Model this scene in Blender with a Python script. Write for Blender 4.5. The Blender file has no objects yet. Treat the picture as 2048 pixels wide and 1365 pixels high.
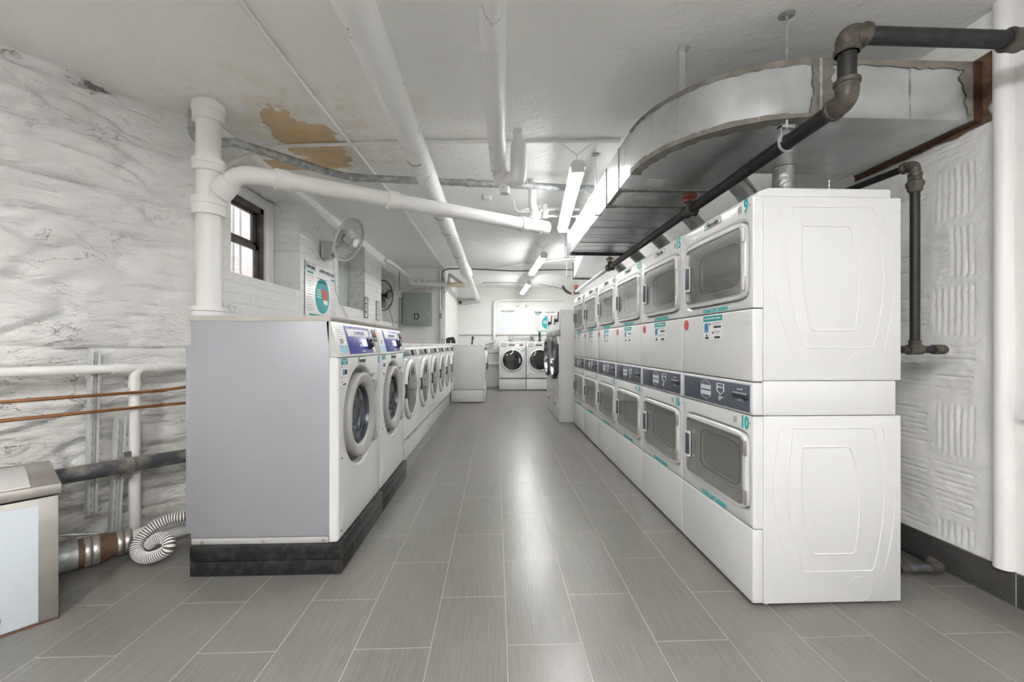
import bpy, bmesh, math, random
from mathutils import Vector, Matrix, noise

random.seed(4)
S = bpy.context.scene
COL = S.collection
PI = math.pi
V = Vector


# ------------------------------------------------------------------ materials
def _n(nt, kind, **kw):
    n = nt.nodes.new(kind)
    for k, v in kw.items():
        setattr(n, k, v)
    return n


def mat(name, col, rough=0.5, metal=0.0, emit=None, estr=0.0, coat=0.0, bump=None, var=None, aniso=None,
        spec=None):
    """bump=(scale, strength, stretch), var=(scale, colour2, amount, stretch)"""
    m = bpy.data.materials.new(name)
    m.use_nodes = True
    nt = m.node_tree
    b = nt.nodes['Principled BSDF']
    b.inputs['Base Color'].default_value = (*col, 1)
    b.inputs['Roughness'].default_value = rough
    b.inputs['Metallic'].default_value = metal
    if spec is not None:
        b.inputs['Specular IOR Level'].default_value = spec
    if coat:
        b.inputs['Coat Weight'].default_value = coat
        b.inputs['Coat Roughness'].default_value = 0.08
    if emit:
        b.inputs['Emission Color'].default_value = (*emit, 1)
        b.inputs['Emission Strength'].default_value = estr
    tc = None
    if bump or var:
        tc = _n(nt, 'ShaderNodeTexCoord')
    if var:
        sc, c2, amt, st = var
        mp = _n(nt, 'ShaderNodeMapping')
        mp.inputs['Scale'].default_value = st
        nt.links.new(tc.outputs['Object'], mp.inputs[0])
        nz = _n(nt, 'ShaderNodeTexNoise')
        nz.inputs['Scale'].default_value = sc
        nz.inputs['Detail'].default_value = 5
        nt.links.new(mp.outputs[0], nz.inputs['Vector'])
        rp = _n(nt, 'ShaderNodeMapRange')
        rp.inputs['From Min'].default_value = 0.42
        rp.inputs['From Max'].default_value = 0.68
        rp.inputs['To Max'].default_value = amt
        nt.links.new(nz.outputs['Fac'], rp.inputs['Value'])
        mx = _n(nt, 'ShaderNodeMix', data_type='RGBA')
        mx.inputs['A'].default_value = (*col, 1)
        mx.inputs['B'].default_value = (*c2, 1)
        nt.links.new(rp.outputs[0], mx.inputs['Factor'])
        nt.links.new(mx.outputs['Result'], b.inputs['Base Color'])
    if bump:
        sc, stg, st = bump
        mp = _n(nt, 'ShaderNodeMapping')
        mp.inputs['Scale'].default_value = st
        nt.links.new(tc.outputs['Object'], mp.inputs[0])
        nz = _n(nt, 'ShaderNodeTexNoise')
        nz.inputs['Scale'].default_value = sc
        nz.inputs['Detail'].default_value = 6
        nt.links.new(mp.outputs[0], nz.inputs['Vector'])
        bp = _n(nt, 'ShaderNodeBump')
        bp.inputs['Strength'].default_value = stg
        bp.inputs['Distance'].default_value = 0.01
        nt.links.new(nz.outputs['Fac'], bp.inputs['Height'])
        nt.links.new(bp.outputs[0], b.inputs['Normal'])
    return m


def ramp(nt, src, a, b, lo=0.0, hi=1.0):
    r = _n(nt, 'ShaderNodeMapRange')
    r.inputs['From Min'].default_value = a
    r.inputs['From Max'].default_value = b
    r.inputs['To Min'].default_value = lo
    r.inputs['To Max'].default_value = hi
    nt.links.new(src, r.inputs['Value'])
    return r.outputs[0]


def mixc(nt, fac, a, b):
    m = _n(nt, 'ShaderNodeMix', data_type='RGBA')
    nt.links.new(fac, m.inputs['Factor'])
    for s, k in ((a, 'A'), (b, 'B')):
        if isinstance(s, tuple):
            m.inputs[k].default_value = (*s, 1)
        else:
            nt.links.new(s, m.inputs[k])
    return m.outputs['Result']


def noise_tex(nt, vec, scale, detail=5, rough=0.55, dist=0.0):
    n = _n(nt, 'ShaderNodeTexNoise')
    n.inputs['Scale'].default_value = scale
    n.inputs['Detail'].default_value = detail
    n.inputs['Roughness'].default_value = rough
    n.inputs['Distortion'].default_value = dist
    nt.links.new(vec, n.inputs['Vector'])
    return n.outputs['Fac']


def math_n(nt, op, a, b=None):
    m = _n(nt, 'ShaderNodeMath', operation=op)
    for i, s in enumerate((a, b)):
        if s is None:
            continue
        if isinstance(s, (int, float)):
            m.inputs[i].default_value = s
        else:
            nt.links.new(s, m.inputs[i])
    return m.outputs[0]


def mapped(nt, scale=(1, 1, 1), rot=(0, 0, 0), loc=(0, 0, 0)):
    tc = _n(nt, 'ShaderNodeTexCoord')
    mp = _n(nt, 'ShaderNodeMapping')
    mp.inputs['Scale'].default_value = scale
    mp.inputs['Rotation'].default_value = rot
    mp.inputs['Location'].default_value = loc
    nt.links.new(tc.outputs['Object'], mp.inputs[0])
    return mp.outputs[0]


def bump_node(nt, h, strength, dist=0.01, normal=None):
    bp = _n(nt, 'ShaderNodeBump')
    bp.inputs['Strength'].default_value = strength
    bp.inputs['Distance'].default_value = dist
    nt.links.new(h, bp.inputs['Height'])
    if normal is not None:
        nt.links.new(normal, bp.inputs['Normal'])
    return bp.outputs[0]


def floor_material():
    m = bpy.data.materials.new('grey_plank_tile')
    m.use_nodes = True
    nt = m.node_tree
    b = nt.nodes['Principled BSDF']
    # u runs along world Y (tile length), v along world X (tile width)
    tc = _n(nt, 'ShaderNodeTexCoord')
    sp = _n(nt, 'ShaderNodeSeparateXYZ')
    nt.links.new(tc.outputs['Object'], sp.inputs[0])
    cb = _n(nt, 'ShaderNodeCombineXYZ')
    nt.links.new(math_n(nt, 'ADD', sp.outputs['Y'], -1.573 + 0.617 * 20), cb.inputs['X'])
    nt.links.new(math_n(nt, 'ADD', sp.outputs['X'], 0.2385 + 0.2785 * 20), cb.inputs['Y'])
    br = _n(nt, 'ShaderNodeTexBrick')
    br.offset = 0.5
    br.offset_frequency = 2
    br.squash = 1.0
    br.inputs['Color1'].default_value = (0, 0, 0, 1)
    br.inputs['Color2'].default_value = (1, 1, 1, 1)
    br.inputs['Mortar'].default_value = (0.5, 0.5, 0.5, 1)
    br.inputs['Scale'].default_value = 1.0
    br.inputs['Mortar Size'].default_value = 0.0021
    br.inputs['Mortar Smooth'].default_value = 0.3
    br.inputs['Bias'].default_value = 0.0
    br.inputs['Brick Width'].default_value = 0.617
    br.inputs['Row Height'].default_value = 0.2785
    nt.links.new(cb.outputs[0], br.inputs['Vector'])
    tone = _n(nt, 'ShaderNodeSeparateColor')
    nt.links.new(br.outputs['Color'], tone.inputs[0])
    st = noise_tex(nt, mapped(nt, (150, 5, 1)), 1.0, 3, 0.6)
    st2 = noise_tex(nt, mapped(nt, (420, 9, 1)), 1.0, 2, 0.5)
    big = noise_tex(nt, mapped(nt), 3.0, 5)
    c = mixc(nt, ramp(nt, st, 0.3, 0.7), (0.118, 0.112, 0.103), (0.190, 0.181, 0.167))
    c = mixc(nt, ramp(nt, st2, 0.35, 0.75, 0, 0.4), c, (0.22, 0.21, 0.195))
    c = mixc(nt, ramp(nt, tone.outputs[0], 0, 1, 0, 0.22), c, (0.19, 0.183, 0.172))
    c = mixc(nt, ramp(nt, big, 0.4, 0.75, 0, 0.2), c, (0.20, 0.193, 0.18))
    c = mixc(nt, br.outputs['Fac'], c, (0.38, 0.355, 0.315))
    nt.links.new(c, b.inputs['Base Color'])
    b.inputs['Roughness'].default_value = 0.28
    b.inputs['Specular IOR Level'].default_value = 0.55
    h = math_n(nt, 'MULTIPLY', br.outputs['Fac'], -1.0)
    nb = bump_node(nt, h, 0.6, 0.002)
    nb2 = nb
    # each tile lies a hair out of level
    tv = math_n(nt, 'SUBTRACT', tone.outputs[0], 0.5)
    tl = math_n(nt, 'MULTIPLY', tv, math_n(nt, 'ADD', math_n(nt, 'MULTIPLY', sp.outputs['X'], 0.016), math_n(nt, 'MULTIPLY', sp.outputs['Y'], 0.010)))
    nb2 = bump_node(nt, tl, 1.0, 1.0, nb2)
    nt.links.new(nb2, b.inputs['Normal'])
    return m


def painted_wall(name, col=(0.80, 0.795, 0.78), stretch=(1, 1, 1), brick=0.0, rough=0.55, dirt=0.35, bmp=0.5,
                 low_dirt=0.0, rotz=0.0, crack=0.0, top_crevice=0.0, midb=0.2, spot=0.70):
    m = bpy.data.materials.new(name)
    m.use_nodes = True
    nt = m.node_tree
    b = nt.nodes['Principled BSDF']
    b.inputs['Roughness'].default_value = rough
    vec = mapped(nt, stretch, (0, 0, rotz))
    big = noise_tex(nt, vec, 2.2, 6, 0.6, 0.4)
    fine = noise_tex(nt, vec, 26, 5, 0.6)
    spots = noise_tex(nt, vec, 9, 8, 0.68, 0.8)
    c = mixc(nt, ramp(nt, big, 0.35, 0.7, 0, 0.5), col, tuple(x * 0.93 for x in col))
    c = mixc(nt, ramp(nt, spots, spot, spot + 0.06, 0, dirt), c, (0.22, 0.19, 0.15))
    if low_dirt:
        tc = _n(nt, 'ShaderNodeTexCoord')
        sp = _n(nt, 'ShaderNodeSeparateXYZ')
        nt.links.new(tc.outputs['Object'], sp.inputs[0])
        low = ramp(nt, sp.outputs['Z'], 0.75, 0.1, 0, 1)
        d = ramp(nt, noise_tex(nt, vec, 3.5, 7, 0.7, 0.6), 0.42, 0.72, 0, low_dirt)
        c = mixc(nt, math_n(nt, 'MULTIPLY', low, d), c, (0.36, 0.29, 0.21))
    if crack:
        rid = math_n(nt, 'ABSOLUTE', math_n(nt, 'SUBTRACT', noise_tex(nt, vec, 2.4, 7, 0.62, 0.7), 0.5))
        msk = ramp(nt, noise_tex(nt, mapped(nt, loc=(3.0, 1.0, 7.0)), 2.6, 4), 0.50, 0.62)
        c = mixc(nt, math_n(nt, 'MULTIPLY', msk, ramp(nt, rid, 0.009, 0.0015, 0, crack)), c, (0.16, 0.135, 0.11))
    nt.links.new(c, b.inputs['Base Color'])
    if top_crevice:  # dark cracks under the ceiling, their shade painted into the colour
        tc = _n(nt, 'ShaderNodeTexCoord')
        sp = _n(nt, 'ShaderNodeSeparateXYZ')
        nt.links.new(tc.outputs['Object'], sp.inputs[0])
        tp = ramp(nt, sp.outputs['Z'], 2.44, 2.54)
        tn = ramp(nt, noise_tex(nt, mapped(nt, (1, 1, 3.0)), 5.0, 8, 0.7, 0.8), 0.55, 0.62, 0, top_crevice)
        c = mixc(nt, math_n(nt, 'MULTIPLY', tp, tn), c, (0.14, 0.12, 0.10))
        nt.links.new(c, b.inputs['Base Color'])
    mid = noise_tex(nt, vec, 8.0, 6, 0.62, 0.9)
    h = math_n(nt, 'ADD', math_n(nt, 'MULTIPLY', mid, midb), math_n(nt, 'MULTIPLY', fine, 0.1))
    h = math_n(nt, 'ADD', h, math_n(nt, 'MULTIPLY', big, 1.2))
    h0 = math_n(nt, 'ADD', math_n(nt, 'MULTIPLY', big, 0.0), math_n(nt, 'MULTIPLY', fine, 0.35))
    h = math_n(nt, 'ADD', h, h0)
    nrm = bump_node(nt, h, bmp, 0.03)
    if brick:
        tc = _n(nt, 'ShaderNodeTexCoord')
        sp = _n(nt, 'ShaderNodeSeparateXYZ')
        nt.links.new(tc.outputs['Object'], sp.inputs[0])
        cb = _n(nt, 'ShaderNodeCombineXYZ')
        wob = math_n(nt, 'MULTIPLY', noise_tex(nt, mapped(nt), 5, 3), 0.03)
        nt.links.new(math_n(nt, 'ADD', math_n(nt, 'ADD', sp.outputs['Y'], sp.outputs['X']), wob), cb.inputs['X'])
        nt.links.new(math_n(nt, 'ADD', sp.outputs['Z'], wob), cb.inputs['Y'])
        br = _n(nt, 'ShaderNodeTexBrick')
        br.inputs['Scale'].default_value = 1.0
        br.inputs['Mortar Size'].default_value = 0.006
        br.inputs['Mortar Smooth'].default_value = 0.9
        br.inputs['Brick Width'].default_value = 0.21
        br.inputs['Row Height'].default_value = 0.075
        nt.links.new(cb.outputs[0], br.inputs['Vector'])
        nrm = bump_node(nt, math_n(nt, 'MULTIPLY', br.outputs['Fac'], -1.0), brick, 0.008, nrm)
    nt.links.new(nrm, b.inputs['Normal'])
    return m


def ceiling_material():
    m = bpy.data.materials.new('painted_plaster_ceiling')
    m.use_nodes = True
    nt = m.node_tree
    b = nt.nodes['Principled BSDF']
    b.inputs['Roughness'].default_value = 0.5
    vec = mapped(nt)
    tc = _n(nt, 'ShaderNodeTexCoord')
    sp = _n(nt, 'ShaderNodeSeparateXYZ')
    nt.links.new(tc.outputs['Object'], sp.inputs[0])
    big = noise_tex(nt, vec, 1.3, 6, 0.6)
    fine = noise_tex(nt, vec, 34, 4, 0.55)
    mid = noise_tex(nt, vec, 7, 6, 0.65, 0.5)

    def blob(cx, cy, rx, ry, wob, sc):
        dx = math_n(nt, 'DIVIDE', math_n(nt, 'SUBTRACT', sp.outputs['X'], cx), rx)
        dy = math_n(nt, 'DIVIDE', math_n(nt, 'SUBTRACT', sp.outputs['Y'], cy), ry)
        d = math_n(nt, 'SQRT', math_n(nt, 'ADD', math_n(nt, 'MULTIPLY', dx, dx), math_n(nt, 'MULTIPLY', dy, dy)))
        nz = math_n(nt, 'MULTIPLY', math_n(nt, 'SUBTRACT', noise_tex(nt, vec, sc, 6, 0.6), 0.5), wob)
        return math_n(nt, 'ADD', d, nz)
    c = mixc(nt, ramp(nt, big, 0.35, 0.7), (0.85, 0.845, 0.83), (0.80, 0.795, 0.78))
    # yellowed, flaking paint around the old leak
    halo = ramp(nt, blob(-1.3, 3.1, 1.1, 0.85, 1.6, 4), 1.0, 0.55)
    mott = math_n(nt, 'MULTIPLY', halo, ramp(nt, mid, 0.46, 0.62, 0, 0.6))
    c = mixc(nt, mott, c, (0.74, 0.66, 0.50))
    halo2 = ramp(nt, blob(-0.75, 3.4, 1.2, 0.8, 1.2, 4), 1.0, 0.5)
    fleck = math_n(nt, 'MULTIPLY', halo2, ramp(nt, noise_tex(nt, vec, 16, 8, 0.75, 1.0), 0.60, 0.66, 0, 0.7))
    c = mixc(nt, fleck, c, (0.45, 0.38, 0.26))
    # bare tan plaster where the paint has come away
    bare = ramp(nt, blob(-1.36, 3.18, 0.22, 0.42, 1.5, 5), 1.02, 0.97)
    bare2 = ramp(nt, blob(-1.60, 3.58, 0.38, 0.12, 1.3, 6), 1.02, 0.97)
    tan = mixc(nt, ramp(nt, mid, 0.35, 0.65), (0.58, 0.40, 0.20), (0.70, 0.52, 0.30))
    c = mixc(nt, bare, c, tan)
    c = mixc(nt, bare2, c, tan)
    cr = ramp(nt, noise_tex(nt, vec, 11, 9, 0.72, 0.9), 0.70, 0.73, 0, 0.65)
    c = mixc(nt, cr, c, (0.25, 0.22, 0.18))
    nt.links.new(c, b.inputs['Base Color'])
    h = math_n(nt, 'ADD', math_n(nt, 'MULTIPLY', mid, 0.6), math_n(nt, 'MULTIPLY', fine, 0.22))
    h = math_n(nt, 'SUBTRACT', h, math_n(nt, 'MULTIPLY', bare, 0.4))
    nt.links.new(bump_node(nt, h, 0.75, 0.025), b.inputs['Normal'])
    return m


def pane_material(name, tint, refl=0.12, grey=0.0, rough=0.03):
    m = bpy.data.materials.new(name)
    m.use_nodes = True
    nt = m.node_tree
    nt.nodes.remove(nt.nodes['Principled BSDF'])
    out = [n for n in nt.nodes if n.type == 'OUTPUT_MATERIAL'][0]
    tr = _n(nt, 'ShaderNodeBsdfTransparent')
    tr.inputs[0].default_value = (*tint, 1)
    gl = _n(nt, 'ShaderNodeBsdfGlossy')
    gl.inputs['Roughness'].default_value = rough
    gl.inputs['Color'].default_value = (1, 1, 1, 1)
    lw = _n(nt, 'ShaderNodeLayerWeight')
    lw.inputs['Blend'].default_value = 0.35
    f = ramp(nt, lw.outputs['Facing'], 0, 1, refl, 0.40)
    mx = _n(nt, 'ShaderNodeMixShader')
    nt.links.new(f, mx.inputs[0])
    last = tr.outputs[0]
    if grey:
        df = _n(nt, 'ShaderNodeBsdfDiffuse')
        df.inputs[0].default_value = (0.45, 0.46, 0.45, 1)
        m2 = _n(nt, 'ShaderNodeMixShader')
        m2.inputs[0].default_value = grey
        nt.links.new(tr.outputs[0], m2.inputs[1])
        nt.links.new(df.outputs[0], m2.inputs[2])
        last = m2.outputs[0]
    nt.links.new(last, mx.inputs[1])
    nt.links.new(gl.outputs[0], mx.inputs[2])
    nt.links.new(mx.outputs[0], out.inputs[0])
    return m


def hose_material():
    m = bpy.data.materials.new('striped_hose')
    m.use_nodes = True
    nt = m.node_tree
    b = nt.nodes['Principled BSDF']
    b.inputs['Roughness'].default_value = 0.45
    at = _n(nt, 'ShaderNodeAttribute', attribute_name='stripe')
    c = mixc(nt, ramp(nt, at.outputs['Fac'], 0.45, 0.55), (0.10, 0.08, 0.075), (0.80, 0.79, 0.77))
    nt.links.new(c, b.inputs['Base Color'])
    return m


one = (1, 1, 1)
M = {}
M['floor'] = floor_material()
M['ceiling'] = ceiling_material()
M['stone'] = painted_wall('painted_stone', stretch=(1, 1, 2.6), low_dirt=0.9, dirt=0.6, bmp=0.8, rough=0.42, crack=0.85, top_crevice=0.9, midb=1.1)
M['brickwall'] = painted_wall('painted_brick', brick=0.45, dirt=0.5, bmp=0.35, crack=0.7)
M['plainwall'] = painted_wall('painted_masonry', brick=0.12, dirt=0.25, bmp=0.25, col=(0.77, 0.77, 0.75))
M['rightwall'] = painted_wall('painted_clay_tile', dirt=0.3, bmp=0.3)
M['beam'] = painted_wall('grey_beam', dirt=0.1, bmp=0.2, col=(0.55, 0.55, 0.53))  # one grey tone, darker than the walls around it
M['enamel'] = mat('white_enamel', (0.66, 0.66, 0.655), 0.28, coat=0.25)
M['enamel_side'] = mat('white_enamel_side', (0.645, 0.645, 0.64), 0.38)
M['greysheet'] = mat('grey_sheet_steel', (0.315, 0.32, 0.345), 0.42, 0.15, var=(1.5, (0.30, 0.305, 0.33), 0.6, (3, 3, 0.3)))
M['lidgrey'] = mat('taupe_lid', (0.44, 0.42, 0.38), 0.35, 0.3)
M['panelgrey'] = mat('silver_panel', (0.52, 0.515, 0.50), 0.35, 0.3)
M['slate'] = mat('slate_panel', (0.085, 0.098, 0.125), 0.4)
M['slate2'] = mat('slate_display', (0.060, 0.072, 0.10), 0.3)
M['lightprint'] = mat('pale_print', (0.62, 0.64, 0.66), 0.5)
M['dark'] = mat('black_plastic', (0.018, 0.018, 0.02), 0.4)
M['darkgrey'] = mat('charcoal_plastic', (0.07, 0.07, 0.075), 0.4)
M['midgrey'] = mat('grey_plastic', (0.36, 0.36, 0.355), 0.4)
M['ringgrey'] = mat('grey_door_ring', (0.40, 0.395, 0.385), 0.42)
M['drum'] = mat('dark_drum', (0.10, 0.11, 0.13), 0.35, 0.6)
M['drum2'] = mat('grey_drum', (0.62, 0.63, 0.625), 0.36, 0.2)
M['drumback'] = mat('grey_green_inner_window', (0.33, 0.36, 0.355), 0.15, 0.1, coat=0.5)
M['drum3'] = mat('black_drum', (0.02, 0.02, 0.022), 0.4)
M['chrome'] = mat('chrome', (0.80, 0.80, 0.80), 0.15, 1.0)
M['darkchrome'] = mat('dark_chrome', (0.30, 0.30, 0.31), 0.16, 1.0)
M['steel'] = mat('brushed_stainless', (0.56, 0.54, 0.51), 0.36, 0.9, var=(6, (0.40, 0.37, 0.33), 0.6, (1, 1, 1)))
M['galv'] = mat('galvanised_sheet', (0.66, 0.68, 0.68), 0.28, 0.80, var=(5, (0.50, 0.52, 0.53), 0.8, (1, 1, 1)),
                bump=(3, 0.16, (1, 1, 1)))
M['galvpipe'] = mat('galvanised_conduit', (0.34, 0.36, 0.375), 0.45, 0.5, var=(22, (0.66, 0.665, 0.66), 0.8, (1, 1, 1)))
M['sealant'] = mat('grey_duct_sealant', (0.17, 0.155, 0.135), 0.6, var=(14, (0.30, 0.28, 0.25), 0.7, (1, 1, 1)),
                   bump=(40, 0.4, (1, 1, 1)))
M['blackiron'] = mat('black_iron_pipe', (0.012, 0.0115, 0.013), 0.5, 0.2, var=(20, (0.07, 0.067, 0.064), 0.22, (1, 1, 1)))
M['iron'] = mat('cast_iron_fitting', (0.068, 0.058, 0.049), 0.5, 0.4, var=(25, (0.15, 0.127, 0.105), 0.6, (1, 1, 1)),
                bump=(60, 0.3, (1, 1, 1)))
M['rustpipe'] = mat('weathered_steel_pipe', (0.10, 0.105, 0.12), 0.5, 0.5,
                    var=(9, (0.42, 0.38, 0.30), 0.8, (1, 1, 1.5)), bump=(50, 0.3, (1, 1, 1)))
M['rubber'] = mat('brown_rubber', (0.14, 0.075, 0.045), 0.6, var=(15, (0.07, 0.035, 0.02), 0.7, (1, 1, 1)))
M['zinc'] = mat('zinc_channel', (0.72, 0.73, 0.73), 0.42, 0.3, var=(15, (0.55, 0.55, 0.55), 0.6, (1, 1, 1)))
M['copper'] = mat('copper_pipe', (0.62, 0.30, 0.14), 0.32, 0.9, var=(12, (0.35, 0.16, 0.08), 0.5, (1, 1, 1)))
M['pvc'] = mat('white_painted_pipe', (0.79, 0.785, 0.77), 0.42, bump=(18, 0.12, (1, 1, 1)))
M['insul'] = painted_wall('white_insulated_pipe', dirt=0.8, bmp=0.25, rough=0.42, col=(0.80, 0.80, 0.79), crack=0.7, midb=0.7, spot=0.655)
M['conduit'] = mat('white_painted_conduit', (0.76, 0.755, 0.74), 0.45)
M['blacksteel'] = mat('black_steel_plinth', (0.012, 0.012, 0.013), 0.42, 0.35,
                      var=(24, (0.07, 0.066, 0.063), 0.5, (1, 1, 1)), bump=(30, 0.25, (1, 1, 1)))
M['rust'] = mat('rusty_metal', (0.11, 0.045, 0.025), 0.65, 0.2, var=(12, (0.05, 0.02, 0.012), 0.8, (1, 1, 1)))
M['teal'] = mat('teal_print', (0.0, 0.31, 0.30), 0.5)
M['tealbright'] = mat('bright_teal_print', (0.0, 0.42, 0.40), 0.5)
M['ink'] = mat('black_print', (0.02, 0.02, 0.02), 0.6)
M['grayprint'] = mat('grey_print', (0.34, 0.34, 0.34), 0.6)
M['redprint'] = mat('red_print', (0.62, 0.08, 0.06), 0.5)
M['pinkprint'] = mat('pink_print', (0.75, 0.36, 0.36), 0.6)
M['blueprint'] = mat('blue_print', (0.10, 0.30, 0.52), 0.5)
M['lightblue'] = mat('light_blue_print', (0.28, 0.52, 0.68), 0.5)
M['paper'] = mat('white_paper', (0.80, 0.80, 0.80), 0.5)
M['laminate'] = mat('laminated_paper', (0.79, 0.80, 0.80), 0.22)
M['palelabel'] = mat('pale_grey_label', (0.66, 0.66, 0.65), 0.5)
M['bluepanel'] = mat('blue_violet_panel', (0.055, 0.06, 0.30), 0.3)
M['lcd'] = mat('lit_display', (0.2, 0.2, 0.8), 0.3, emit=(0.28, 0.26, 0.95), estr=0.9)
M['brown'] = mat('brown_aluminium', (0.060, 0.050, 0.042), 0.45, var=(10, (0.13, 0.115, 0.10), 0.6, (1, 1, 1)))
M['boxgrey'] = mat('grey_green_panel_door', (0.27, 0.305, 0.285), 0.45)
M['fangrey'] = mat('pale_grey_plastic', (0.58, 0.58, 0.565), 0.45)
M['wire'] = mat('pale_grey_wire', (0.50, 0.50, 0.49), 0.4, 0.2)
M['blade'] = mat('translucent_grey_blade', (0.52, 0.52, 0.51), 0.35)
for _k, _s in (('tube', 12.0), ('tube_far', 15.0), ('tube_fill', 42.0)):  # strengths balance brightness along the room; the strongest set is added fill
    M[_k] = mat('lit_' + _k, (1, 1, 1), 0.4, emit=(1.0, 0.997, 0.985), estr=_s)
M['housing'] = mat('white_lamp_housing', (0.75, 0.75, 0.75), 0.4)
M['valvered'] = mat('red_valve_handle', (0.42, 0.085, 0.045), 0.5)
M['brass'] = mat('brass_fitting', (0.55, 0.42, 0.22), 0.4, 0.8)
M['foil'] = mat('foil_flex_duct', (0.62, 0.63, 0.63), 0.3, 0.9, bump=(40, 0.5, (1, 1, 1)))
M['hose'] = hose_material()
M['dryerglass'] = pane_material('dryer_window', (0.80, 0.81, 0.80), 0.10, grey=0.10, rough=0.08)
M['mirrorglass'] = mat('mirrored_grey_glass', (0.36, 0.37, 0.365), 0.07, 0.9)
M['blackglass'] = mat('black_glass', (0.012, 0.011, 0.012), 0.06, coat=1.0)
M['clearglass'] = pane_material('washer_glass', (0.55, 0.58, 0.62), 0.06, rough=0.02)
M['windowglass'] = pane_material('window_glass', (0.92, 0.93, 0.94), 0.05, grey=0.25)
M['outbrick'] = mat('pale_outside_brick', (0.62, 0.50, 0.46), 0.8, var=(9, (0.80, 0.78, 0.76), 0.8, (1, 1, 3)))
M['baseboard'] = mat('dark_tile_baseboard', (0.050, 0.048, 0.047), 0.35, var=(5, (0.11, 0.105, 0.10), 0.5, (60, 4, 60)))
M['grout'] = mat('grout', (0.45, 0.43, 0.39), 0.8)
M['bluishpanel'] = mat('pale_blue_panel', (0.56, 0.61, 0.66), 0.4, var=(4, (0.52, 0.565, 0.61), 0.5, (1, 1, 1)))
M['yellowtape'] = mat('aged_pipe_wrap', (0.60, 0.53, 0.36), 0.6, var=(20, (0.75, 0.70, 0.58), 0.8, (1, 1, 1)))


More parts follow.
